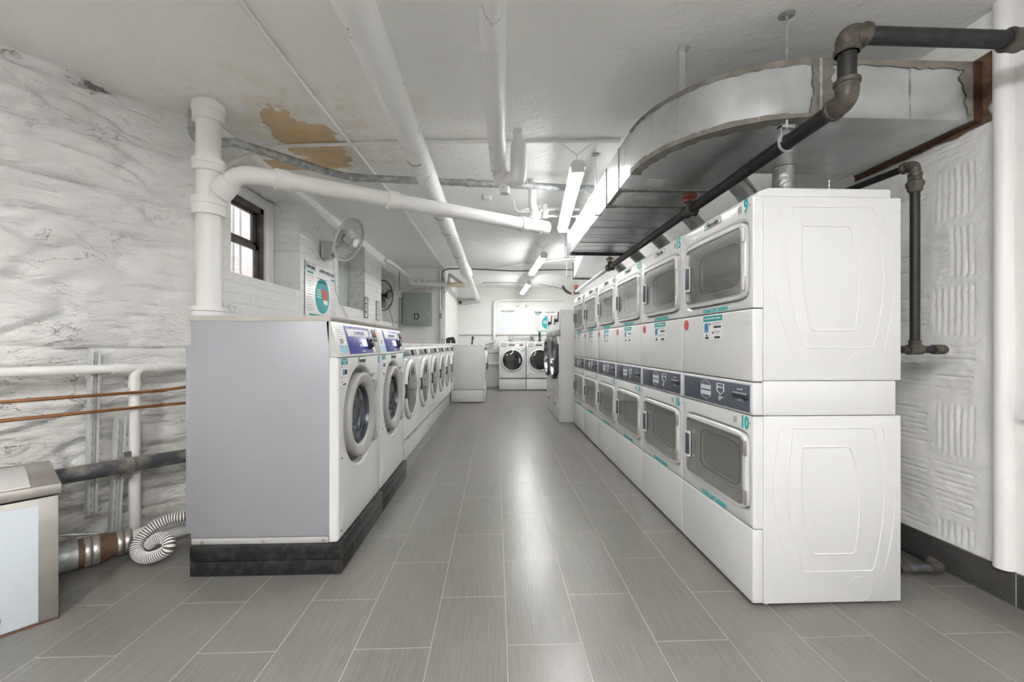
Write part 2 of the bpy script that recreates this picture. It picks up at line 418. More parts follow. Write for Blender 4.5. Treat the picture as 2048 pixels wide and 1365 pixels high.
# ------------------------------------------------------------------ mesh tools
class MB:
    def __init__(s):
        s.bm = bmesh.new()

    def box(s, x0, x1, y0, y1, z0, z1, bev=0.0, seg=2):
        t = bmesh.new()
        bmesh.ops.create_cube(t, size=1)
        bmesh.ops.scale(t, vec=(x1 - x0, y1 - y0, z1 - z0), verts=t.verts)
        bmesh.ops.translate(t, vec=((x0 + x1) / 2, (y0 + y1) / 2, (z0 + z1) / 2), verts=t.verts)
        if bev:
            bmesh.ops.bevel(t, geom=list(t.edges), offset=bev, segments=seg, profile=0.5, affect='EDGES')
        s._add(t)
        return s

    def _add(s, t):
        me = bpy.data.meshes.new('tmp')
        t.to_mesh(me)
        t.free()
        s.bm.from_mesh(me)
        bpy.data.meshes.remove(me)

    def obox(s, c, ax, ay, az, hx, hy, hz, bev=0.0):
        t = MB()
        t.box(-hx, hx, -hy, hy, -hz, hz, bev)
        ax, ay, az = V(ax).normalized(), V(ay).normalized(), V(az).normalized()
        m = Matrix((ax, ay, az)).transposed().to_4x4()
        m.translation = V(c)
        bmesh.ops.transform(t.bm, matrix=m, verts=t.bm.verts)
        s._add(t.bm)
        return s

    def tube(s, pts, r, n=16, closed=False, caps=True, up=None):
        pts = [V(p) for p in pts]
        N = len(pts)
        rs = r if isinstance(r, (list, tuple)) else [r] * N
        tans = []
        for i in range(N):
            if closed:
                t = pts[(i + 1) % N] - pts[i - 1]
            elif i == 0:
                t = pts[1] - pts[0]
            elif i == N - 1:
                t = pts[-1] - pts[-2]
            else:
                t = (pts[i + 1] - pts[i]).normalized() + (pts[i] - pts[i - 1]).normalized()
            if t.length < 1e-9:
                t = tans[-1] if tans else V((0, 0, 1))
            tans.append(t.normalized())
        a = V(up) if up else (V((0, 0, 1)) if abs(tans[0].z) < 0.9 else V((1, 0, 0)))
        u = (a - tans[0] * a.dot(tans[0])).normalized()
        rings = []
        for i in range(N):
            if i:
                q = tans[i - 1].rotation_difference(tans[i])
                u = q @ u
                u = (u - tans[i] * u.dot(tans[i])).normalized()
            w = tans[i].cross(u)
            rings.append([s.bm.verts.new(pts[i] + (u * math.cos(2 * PI * k / n) + w * math.sin(2 * PI * k / n)) * rs[i])
                          for k in range(n)])
        for i in range(N if closed else N - 1):
            A, B = rings[i], rings[(i + 1) % N]
            for k in range(n):
                s.bm.faces.new((A[k], A[(k + 1) % n], B[(k + 1) % n], B[k]))
        if caps and not closed:
            s.bm.faces.new(rings[0][::-1])
            s.bm.faces.new(rings[-1])
        return s

    def cyl(s, p0, p1, r, r2=None, n=24):
        return s.tube([p0, p1], [r, r if r2 is None else r2], n)

    def lathe(s, prof, org=(0, 0, 0), axis=(0, 0, 1), n=32, cap0=False, cap1=False):
        """prof = [(radius, distance along axis)]"""
        ax = V(axis).normalized()
        a = V((0, 0, 1)) if abs(ax.z) < 0.9 else V((1, 0, 0))
        u = (a - ax * a.dot(ax)).normalized()
        w = ax.cross(u)
        rings = []
        for r, d in prof:
            rings.append([s.bm.verts.new(V(org) + ax * d + (u * math.cos(2 * PI * k / n) + w * math.sin(2 * PI * k / n)) * max(r, 1e-5))
                          for k in range(n)])
        for A, B in zip(rings, rings[1:]):
            for k in range(n):
                s.bm.faces.new((A[k], A[(k + 1) % n], B[(k + 1) % n], B[k]))
        if cap0:
            s.bm.faces.new(rings[0][::-1])
        if cap1:
            s.bm.faces.new(rings[-1])
        return s

    def loft(s, cx, cz, loops, n=72, cap0=False, cap1=False, corners=()):
        """radial loft in the XZ plane, loops = [(f(theta) -> radius, y)]"""
        an = sorted(set([round(2 * PI * k / n, 6) for k in range(n)] + [round(c % (2 * PI), 6) for c in corners]))
        rings = []
        for f, y in loops:
            rings.append([s.bm.verts.new((cx + f(t) * math.cos(t), y, cz + f(t) * math.sin(t))) for t in an])
        m = len(an)
        for A, B in zip(rings, rings[1:]):
            for k in range(m):
                s.bm.faces.new((A[k], A[(k + 1) % m], B[(k + 1) % m], B[k]))
        if cap0:
            s.bm.faces.new(rings[0][::-1])
        if cap1:
            s.bm.faces.new(rings[-1])
        return s

    def prism(s, poly, a, b, plane='XZ'):
        """poly 2-D; extruded along the missing axis from a to b"""
        def p3(p, d):
            if plane == 'XZ':
                return (p[0], d, p[1])
            if plane == 'YZ':
                return (d, p[0], p[1])
            return (p[0], p[1], d)
        A = [s.bm.verts.new(p3(p, a)) for p in poly]
        B = [s.bm.verts.new(p3(p, b)) for p in poly]
        s.bm.faces.new(A[::-1])
        s.bm.faces.new(B)
        k = len(poly)
        for i in range(k):
            s.bm.faces.new((A[i], A[(i + 1) % k], B[(i + 1) % k], B[i]))
        return s

    def quad(s, *p):
        s.bm.faces.new([s.bm.verts.new(q) for q in p])
        return s

    def text(s, body, size, x, z, y=0.0, sx=1.0, bold=0.0, align='CENTER', depth=0.0006):
        """lettering in the XZ plane, readable from -Y"""
        cu = bpy.data.curves.new('lettering', 'FONT')
        cu.body = body
        cu.size = size
        cu.align_x = align
        cu.align_y = 'CENTER'
        cu.extrude = depth
        cu.offset = bold
        cu.resolution_u = 3
        o = bpy.data.objects.new('lettering', cu)
        me = bpy.data.meshes.new_from_object(o)
        me.transform(Matrix.Translation((x, y, z)) @ Matrix.Rotation(PI / 2, 4, 'X') @ Matrix.Diagonal((sx, 1, 1, 1)))
        s.bm.from_mesh(me)
        bpy.data.objects.remove(o)
        bpy.data.curves.remove(cu)
        bpy.data.meshes.remove(me)
        return s

    def xform(s, m):
        bmesh.ops.transform(s.bm, matrix=m, verts=s.bm.verts)
        return s

    def join(s, other):
        s._add(other.bm)
        return s


def obj(name, m, material, parent=None, sharp=35, label=None, recalc=True, smooth=True):
    if recalc:
        bmesh.ops.recalc_face_normals(m.bm, faces=m.bm.faces)
    me = bpy.data.meshes.new(name)
    m.bm.to_mesh(me)
    m.bm.free()
    me.materials.append(material)
    if smooth:
        me.polygons.foreach_set('use_smooth', [True] * len(me.polygons))
        me.set_sharp_from_angle(angle=math.radians(sharp))
    o = bpy.data.objects.new(name, me)
    COL.objects.link(o)
    if parent:
        o.parent = parent
    if label:
        o['label'] = label
    return o


def tag(o, label, cat, group=None):
    o['label'] = label
    o['category'] = cat
    if group:
        o['group'] = group
    return o


def thing(name, label, cat, loc=(0, 0, 0), rotz=0.0, group=None):
    o = bpy.data.objects.new(name, None)
    o.empty_display_size = 0.1
    COL.objects.link(o)
    o.location = loc
    o.rotation_euler = (0, 0, rotz)
    return tag(o, label, cat, group)


def struct(name, m, material, **kw):
    o = obj(name, m, material, **kw)
    o['kind'] = 'structure'
    return o


def dup(root, loc, rotz, label, group=None):
    def rec(o, parent):
        c = o.copy()
        COL.objects.link(c)
        c.parent = parent
        for ch in list(o.children):
            rec(ch, c)
        return c
    r = rec(root, None)
    r.location = loc
    r.rotation_euler = (0, 0, rotz)
    r['label'] = label
    if group:
        r['group'] = group
    return r


def fillet(pts, rad, n=8):
    pts = [V(p) for p in pts]
    out = [pts[0]]
    for i in range(1, len(pts) - 1):
        a, b, c = pts[i - 1], pts[i], pts[i + 1]
        d1, d2 = (a - b), (c - b)
        r = min(rad, d1.length * 0.49, d2.length * 0.49)
        ang = d1.angle(d2)
        if ang > PI - 0.02:
            out.append(b)
            continue
        p1, p2 = b + d1.normalized() * r, b + d2.normalized() * r
        for k in range(n + 1):
            t = k / n
            out.append(p1.lerp(b, t).lerp(b.lerp(p2, t), t))
    out.append(pts[-1])
    return out


def lerp3(a, b, t):
    return V(a).lerp(V(b), t)


def rr(a, b, k=9.0):
    return lambda t: (abs(math.cos(t) / a) ** k + abs(math.sin(t) / b) ** k) ** (-1.0 / k)


def rect(a, b):
    return lambda t: min(a / max(abs(math.cos(t)), 1e-9), b / max(abs(math.sin(t)), 1e-9))


def circ(r):
    return lambda t: r


def corners_of(a, b):
    t = math.atan2(b, a)
    return (t, PI - t, PI + t, 2 * PI - t)


# ------------------------------------------------------------------ stacked dryers
def tframe(cx, cz, w, h, r=0.01):
    """thin outlined rounded box helper: centre line points"""
    return fillet([(cx - w / 2, 0, cz - h / 2), (cx + w / 2, 0, cz - h / 2), (cx + w / 2, 0, cz + h / 2),
                   (cx - w / 2, 0, cz + h / 2), (cx - w / 2, 0, cz - h / 2)], r, 4)


def door_panel_with_hole(name, root, x0, x1, z0, z1, cx, cz, a, b, depth=0.045, edge=0.008):
    """white front panel with rolled edges and an opening"""
    m = MB()
    mx, mz = (x0 + x1) / 2, (z0 + z1) / 2

    def outer(inset):
        def f(t):
            c, s_ = math.cos(t), math.sin(t)
            ks = []
            if c > 1e-9:
                ks.append((x1 - inset - cx) / c)
            if c < -1e-9:
                ks.append((x0 + inset - cx) / c)
            if s_ > 1e-9:
                ks.append((z1 - inset - cz) / s_)
            if s_ < -1e-9:
                ks.append((z0 + inset - cz) / s_)
            return min(ks)
        return f
    cor = [math.atan2(zz - cz, xx - cx) for xx in (x0, x1) for zz in (z0, z1)]
    m.loft(cx, cz, [(outer(0), depth), (outer(0), edge), (outer(edge * 0.3), edge * 0.3), (outer(edge), 0.0),
                    (rr(a + 0.012, b + 0.012), 0.0), (rr(a + 0.006, b + 0.006), 0.004), (rr(a, b), 0.012), (rr(a, b), 0.034)],
           n=96, corners=cor)
    return obj(name, m, M['enamel'], root, sharp=24)


def dryer_door(root, cx, cz, a, b, ga, gb, hz, gcx, gcz):
    m = MB()
    m.loft(cx, cz, [(rr(a, b), 0.03), (rr(a, b), -0.006), (rr(a - 0.004, b - 0.004), -0.011), (rr(a - 0.012, b - 0.012), -0.012)], n=96)
    # face ring to glass opening (offset centre handled by a second strip)
    n = 96
    an = [2 * PI * k / n for k in range(n)]
    f1, f2 = rr(a - 0.012, b - 0.012), rr(ga, gb, 30)
    A = [m.bm.verts.new((cx + f1(t) * math.cos(t), -0.012, cz + f1(t) * math.sin(t))) for t in an]
    B = [m.bm.verts.new((gcx + f2(t) * math.cos(t), -0.012, gcz + f2(t) * math.sin(t))) for t in an]
    C = [m.bm.verts.new((gcx + f2(t) * math.cos(t), 0.004, gcz + f2(t) * math.sin(t))) for t in an]
    for k in range(n):
        j = (k + 1) % n
        m.bm.faces.new((A[k], A[j], B[j], B[k]))
        m.bm.faces.new((B[k], B[j], C[j], C[k]))
    d = obj('door', m, M['enamel'], root, sharp=20)
    # chromed window edge
    t = MB()
    t.loft(gcx, gcz, [(rr(ga + 0.0035, gb + 0.0035, 30), -0.0122), (rr(ga + 0.0035, gb + 0.0035, 30), -0.0140),
                      (rr(ga - 0.001, gb - 0.001, 30), -0.0140), (rr(ga - 0.001, gb - 0.001, 30), -0.002)], n=96)
    obj('window_trim', t, M['steel'], d, label='thin grey metal trim')
    # moulded inner bowl behind the glass, fine ridges
    p = MB()
    loops = [(rr(ga, gb, 30), -0.001)]
    for k in range(1, 9):
        q = k / 9
        loops.append((rr(ga - 0.075 * q, gb - 0.042 * q, 30 - 24 * q), 0.004 + 0.022 * q + (0.0012 if k % 2 else -0.0012)))
    loops += [(rr(ga - 0.082, gb - 0.048, 6), 0.028), (rr(ga - 0.088, gb - 0.054, 6), 0.040)]
    p.loft(gcx, gcz, loops, n=96)
    obj('inner_bowl', p, M['drum2'], d, sharp=20, label='grey moulded inner bowl')
    q = MB()
    q.loft(gcx, gcz, [(rr(ga - 0.078, gb - 0.044, 6), 0.0262), (rr(ga - 0.078, gb - 0.044, 6), 0.0235), (rr(ga - 0.083, gb - 0.049, 6), 0.0235), (rr(ga - 0.084, gb - 0.050, 6), 0.03)], n=96)
    obj('bowl_gap', q, M['darkgrey'], d, label='thin dark gap line')  # shade of the gap painted as a thin dark ring
    q = MB()
    q.loft(gcx, gcz, [(rr(ga - 0.087, gb - 0.053, 6), 0.038), (rr(ga - 0.10, gb - 0.066, 6), 0.033), (rr(ga - 0.16, gb - 0.10, 5), 0.030)], n=96, cap1=True)
    obj('inner_window', q, M['drumback'], d, label='grey-green inner window')
    g = MB()
    g.loft(gcx, gcz, [(rr(ga, gb, 30), -0.0085), (rr(ga, gb, 30), -0.005)], n=96, cap0=True, cap1=True)
    obj('window_pane', g, M['dryerglass'], d, label='hazy grey window pane')
    h = MB()
    hx = gcx - ga + 0.028
    h.box(hx - 0.024, hx + 0.020, -0.018, -0.012, hz - 0.07, hz + 0.068, 0.003)
    h.box(hx - 0.022, hx + 0.022, -0.029, -0.013, hz + 0.056, hz + 0.070, 0.004)
    h.box(hx - 0.022, hx + 0.018, -0.027, -0.013, hz - 0.072, hz - 0.058, 0.004)
    obj('handle_bracket', h, M['enamel'], d)
    h = MB().box(hx - 0.018, hx + 0.016, -0.028, -0.014, hz - 0.058, hz + 0.056, 0.004)
    obj('handle', h, M['slate2'], d, label='dark blue-grey door handle')
    for zz in (cz + b * 0.62, cz - b * 0.62):
        k = MB().box(cx + a - 0.020, cx + a + 0.004, -0.017, -0.010, zz - 0.032, zz + 0.032, 0.002)
        k.cyl((cx + a - 0.006, -0.016, zz - 0.03), (cx + a - 0.006, -0.016, zz + 0.03), 0.005, n=12)
        obj('hinge', k, M['steel'], d, label='small steel hinge')
    return d


def logo_plate(root, x, z, w, h, size, y=-0.0015, name='brand_badge', tilt=None):
    m = MB()
    m.loft(x, z, [(rr(w / 2, h / 2, 5), y + 0.0015), (rr(w / 2, h / 2, 5), y)], n=40, cap1=True)
    if tilt:
        m.xform(tilt)
    b = obj(name, m, M['paper'], root)
    m = MB().tube([(p[0], y - 0.0004, p[2]) for p in tframe(x, z, w - 0.003, h - 0.003, h * 0.4)], 0.0012, 6)
    if tilt:
        m.xform(tilt)
    obj('badge_outline', m, M['teal'], b, label='teal outline')
    m = MB().text('Hercules', size, x, z - size * 0.03, y - 0.001, sx=0.92, bold=size * 0.012)
    if tilt:
        m.xform(tilt)
    obj('lettering', m, M['ink'], b, label='black lettering')
    return b


def number_plate(root, txt, x, z, size, y=-0.001, name='number'):
    m = MB().text(txt, size, x, z, y, sx=0.82, bold=size * 0.03)
    return obj(name, m, M['tealbright'], root, label='teal number ' + txt)


def build_stacked_dryer(name, label, group):
    t = thing(name, label, 'dryer', group=group)
    W = 0.341
    c = MB()
    c.box(-W, W, 0.046, 0.648, 0.958, 1.738, 0.004)
    c.box(-W, W, 0.046, 0.625, 0.810, 0.956, 0.004)
    c.box(-W, W, 0.046, 0.648, 0.014, 0.807, 0.004)
    # back covers
    c.box(-W + 0.06, W - 0.02, 0.640, 0.668, 1.02, 1.62, 0.01)
    c.box(-W + 0.06, W - 0.02, 0.640, 0.668, 0.10, 0.66, 0.01)
    # pressed barrel-shaped swages and knock-out on the exposed side
    for z0, s_ in ((0.958, 1), (0.0, 0)):
        def sw(pts, rad, r=0.0035):
            P3 = [(W - 0.0012, y, z) for y, z in pts]
            c.tube(fillet(P3, rad, 6), r, 8)
        zt, zb = (1.695, 1.098) if s_ else (0.755, 0.146)
        zm = (zt + zb) / 2 + 0.02
        for y0, y1, bul, top, bot in ((0.175, 0.475, -0.045, zt, zb),):
            left = [(y0 + bul * math.sin(PI * k / 10) + 0.045 * k / 10, top + (bot - top) * k / 10) for k in range(11)]
            right = [(y1 + 0.052 - (bul) * math.sin(PI * k / 10) - 0.0 * k, bot + (top - bot) * k / 10) for k in range(11)]
            sw(left + right + [left[0]], 0.02)
        l2 = [(0.115 - 0.05 * math.sin(PI * k / 10) + 0.05 * k / 10, zt + (zb - zt) * k / 10) for k in range(11)]
        r2 = [(0.575 + 0.05 * math.sin(PI * k / 10) - 0.01 * k / 10, zb + (zt - zb) * k / 10) for k in range(11)]
        sw(l2, 0.01, 0.003)
        sw(r2, 0.01, 0.003)
        zt2, zb2 = (1.615, 1.171) if s_ else (0.676, 0.22)
        il = [(0.215 - 0.022 * math.sin(PI * k / 8) + 0.04 * k / 8, zt2 + (zb2 - zt2) * k / 8) for k in range(9)]
        ir = [(0.455 + 0.022 * math.sin(PI * k / 8) - 0.045 * (1 - k / 8) + 0.0, zb2 + (zt2 - zb2) * k / 8) for k in range(9)]
        ir = [(0.445 + 0.03 * math.sin(PI * k / 8) - 0.02 * k / 8, zb2 + (zt2 - zb2) * k / 8) for k in range(9)]
        sw(il + ir + [il[0]], 0.02, 0.0045)
        kz = 1.023 if s_ else 0.071
        ring = [(W - 0.0005, 0.465 + 0.052 * math.cos(2 * PI * k / 36), kz + 0.052 * math.sin(2 * PI * k / 36)) for k in range(36)]
        c.tube(ring, 0.0014, 6, closed=True)
    obj('cabinet', c, M['enamel_side'], t)
    m = MB()
    m.prism([(0.018, 1.737), (0.604, 1.737), (0.604, 1.775), (0.07, 1.775), (0.022, 1.757)], -W, W, plane='YZ')
    bmesh.ops.bevel(m.bm, geom=list(m.bm.edges), offset=0.006, segments=2, profile=0.5, affect='EDGES')
    obj('top_cover', m, M['enamel'], t)
    door_panel_with_hole('upper_front_panel', t, -W, W, 1.267, 1.737, 0.006, 1.481, 0.300, 0.174)
    dryer_door(t, 0.006, 1.481, 0.297, 0.171, 0.267, 0.148, 1.472, 0.009, 1.481)
    m = MB().box(-W, W, 0.0, 0.046, 0.953, 1.263, 0.007, 3)
    obj('service_panel', m, M['enamel'], t)
    m = MB().box(-W, W, 0.0, 0.046, 0.810, 0.949, 0.007, 3)
    cp = obj('control_fascia', m, M['enamel'], t)
    m = MB().box(-0.302, 0.322, -0.004, 0.004, 0.820, 0.936, 0.001)
    pn = obj('control_panel', m, M['slate'], cp, label='dark slate control panel')
    m = MB().box(-0.296, -0.125, -0.0075, -0.003, 0.834, 0.930, 0.002)
    m2 = MB()
    m2.box(-0.135, -0.128, -0.009, -0.003, 0.836, 0.924, 0.001)
    m.join(m2)
    obj('display_window', m, M['slate2'], cp, label='dark display window')
    m = MB()
    for z0, z1 in ((0.884, 0.905), (0.855, 0.876)):
        m.box(-0.103, -0.005, -0.0052, -0.0035, z0, z1)
    hexa = [(-0.105, 0.907), (-0.054, 0.930), (-0.004, 0.907), (-0.004, 0.853), (-0.054, 0.832), (-0.105, 0.853), (-0.105, 0.907)]
    m.tube([(x, -0.0045, z) for x, z in hexa], 0.0011, 6)
    sh = [(0.058, 0.922), (0.120, 0.922), (0.120, 0.888), (0.089, 0.872), (0.058, 0.888), (0.058, 0.922)]
    m.tube([(x, -0.0045, z) for x, z in sh], 0.0026, 6)
    m.text('MAYTAG', 0.014, 0.089, 0.9055, -0.0046, sx=1.0)
    m.text('QUICK DRY', 0.008, 0.252, 0.913, -0.0046)
    m.box(0.200, 0.300, -0.0065, -0.0035, 0.894, 0.898)
    m.box(0.228, 0.285, -0.0050, -0.0035, 0.862, 0.864)
    m.box(0.240, 0.273, -0.0050, -0.0035, 0.867, 0.869)
    obj('control_print', m, M['lightprint'], cp, label='pale printed markings')
    m = MB().cyl((0.098, -0.004, 0.855), (0.098, -0.013, 0.855), 0.013).box(0.094, 0.102, -0.016, -0.012, 0.847, 0.863)
    obj('key_lock', m, M['chrome'], cp, label='chrome key lock')
    m = MB().box(0.200, 0.305, -0.012, -0.003, 0.878, 0.890, 0.002).box(0.282, 0.318, -0.020, -0.003, 0.874, 0.893, 0.004)
    obj('card_slot', m, M['dark'], cp, label='dark card slot')
    door_panel_with_hole('lower_front_panel', t, -W, W, 0.332, 0.806, 0.012, 0.560, 0.302, 0.172)
    dryer_door(t, 0.012, 0.560, 0.299, 0.169, 0.268, 0.146, 0.565, 0.015, 0.560)
    m = MB().box(-W, W, 0.0, 0.046, 0.016, 0.327, 0.007, 3)
    obj('toe_panel', m, M['enamel'], t)
    m = MB()
    for x in (-0.322, 0.322):
        for z in (0.822, 0.936, 0.775, 1.705):
            m.lathe([(0.0045, 0), (0.0045, 0.002), (0.002, 0.0035)], (x, 0.0005, z), (0, -1, 0), 10, cap1=True)
    obj('panel_screws', m, M['steel'], t, label='small steel screws')
    for x in (-0.30, 0.30):
        for y in (0.075, 0.60):
            m = MB().lathe([(0.018, 0.0), (0.020, 0.004), (0.014, 0.009), (0.008, 0.014), (0.008, 0.018)], (x, y, 0.0), n=16, cap0=True)
            obj('foot', m, M['paper'], t)
    logo_plate(t, 0.010, 1.7155, 0.165, 0.034, 0.034)
    for z, x in ((1.281, 0.03), (0.3465, 0.015)):
        m = MB().text('CLEAN LINT SCREEN', 0.0255, x, z, -0.001, sx=0.98, bold=0.0006)
        obj('lint_notice', m, M['tealbright'], t, label='teal capital lettering')
    # payment sticker
    m = MB().box(-0.084, 0.098, -0.0012, 0.001, 1.136, 1.256)
    st = obj('payment_sticker', m, M['paper'], t, label='white payment instruction sticker with teal heading')
    m = MB().box(-0.084, 0.098, -0.0018, 0.0, 1.228, 1.256)
    obj('heading_band', m, M['teal'], st, label='teal band')
    m = MB().text('How To Pay With Your Phone', 0.0125, 0.007, 1.242, -0.0022)
    obj('heading_text', m, M['paper'], st)
    m = MB()
    m.loft(-0.053, 1.196, [(rr(0.021, 0.024, 6), -0.001), (rr(0.021, 0.024, 6), -0.0019)], n=32, cap1=True)
    obj('app_icon', m, M['blueprint'], st, label='blue icon')
    m = MB()
    for x, z, w in ((-0.018, 1.214, 0.006), (0.010, 1.170, 0.006), (-0.052, 1.158, 0.006)):
        m.loft(x, z, [(circ(0.006), -0.001), (circ(0.006), -0.0018)], n=14, cap1=True)
    for x0, x1, z in ((0.020, 0.062, 1.198), (0.066, 0.088, 1.198), (0.028, 0.080, 1.147), (-0.064, -0.030, 1.145)):
        m.box(x0, x1, -0.0018, -0.001, z - 0.005, z + 0.005)
    m.tube([(-0.062, -0.0019, 1.206), (-0.044, -0.0019, 1.186)], 0.0012, 6).tube([(-0.044, -0.0019, 1.206), (-0.062, -0.0019, 1.186)], 0.0012, 6)
    obj('dark_print', m, M['ink'], st)
    m = MB()
    for x0, x1, z in ((0.0, 0.09, 1.219), (0.0, 0.08, 1.212), (0.022, 0.09, 1.178), (0.022, 0.086, 1.171), (0.022, 0.07, 1.164), (-0.042, -0.02, 1.160)):
        m.box(x0, x1, -0.0017, -0.001, z - 0.0012, z + 0.0012)
    obj('fine_print', m, M['grayprint'], st)
    # red octagon
    m = MB()
    m.loft(-0.287, 1.221, [(circ(0.030), 0.0), (circ(0.030), -0.0016)], n=8, cap1=True)
    m.xform(Matrix.Translation((-0.287, 0, 1.221)) @ Matrix.Rotation(PI / 8, 4, 'Y') @ Matrix.Translation((0.287, 0, -1.221)))
    r = obj('stop_sticker', m, M['redprint'], t, sharp=20, label='small red octagonal sticker')
    m = MB()
    m.text('STOP', 0.012, -0.287, 1.234, -0.0022)
    for k in range(4):
        m.box(-0.303, -0.271, -0.0022, -0.0012, 1.200 + 0.0065 * k, 1.2015 + 0.0065 * k)
    obj('sticker_text', m, M['pinkprint'], r)
    m = MB()
    for x0, z0 in ((0.232, 1.690), (0.195, 0.755)):
        m.box(x0, x0 + 0.032, -0.0012, 0.001, z0, z0 + 0.036)
    bl = obj('barcode_label', m, M['palelabel'], t, label='pale barcode label')
    m = MB()
    for x0, z0 in ((0.232, 1.690), (0.195, 0.755)):
        for k in range(8):
            m.box(x0 + 0.003 + 0.0035 * k, x0 + 0.0045 + 0.0035 * k + 0.001 * (k % 3 == 0), -0.0018, -0.001, z0 + 0.004, z0 + 0.032)
    obj('bars', m, M['grayprint'], bl)
    for z in (1.197, 0.965):
        obj('blank_label', MB().box(0.265, 0.315, -0.0011, 0.001, z, z + 0.05), M['palelabel'], t, label='pale square label')
    return t


PITCH = 0.686
XD, YD = 1.082, 2.100
nums = [('9', '10'), ('15', '16'), ('13', '14'), ('11', '12'), ('7', '8'), ('5', '6')]
ordl = ['white stacked dryer numbered 9 and 10, nearest the camera with its whole side showing',
        'white stacked dryer numbered 15 and 16, second from the camera',
        'white stacked dryer numbered 13 and 14, third from the camera',
        'white stacked dryer fourth from the camera, just past the one numbered 13 and 14',
        'white stacked dryer fifth from the camera in the right row, last but one',
        'white stacked dryer sixth and last of the right row, beside the large coin dryers']
proto = build_stacked_dryer('stacked_dryer', ordl[0], 'stacked dryers along the right wall')
dryers = [proto]
for i in range(1, 6):
    dryers.append(dup(proto, (XD, YD + PITCH * i, 0), -PI / 2, ordl[i]))
proto.location = (XD, YD, 0)
proto.rotation_euler = (0, 0, -PI / 2)
for o, (a, b) in zip(dryers, nums):
    number_plate(o, a, 0.293, 1.709, 0.082)
    number_plate(o, b, 0.283, 0.770, 0.074)


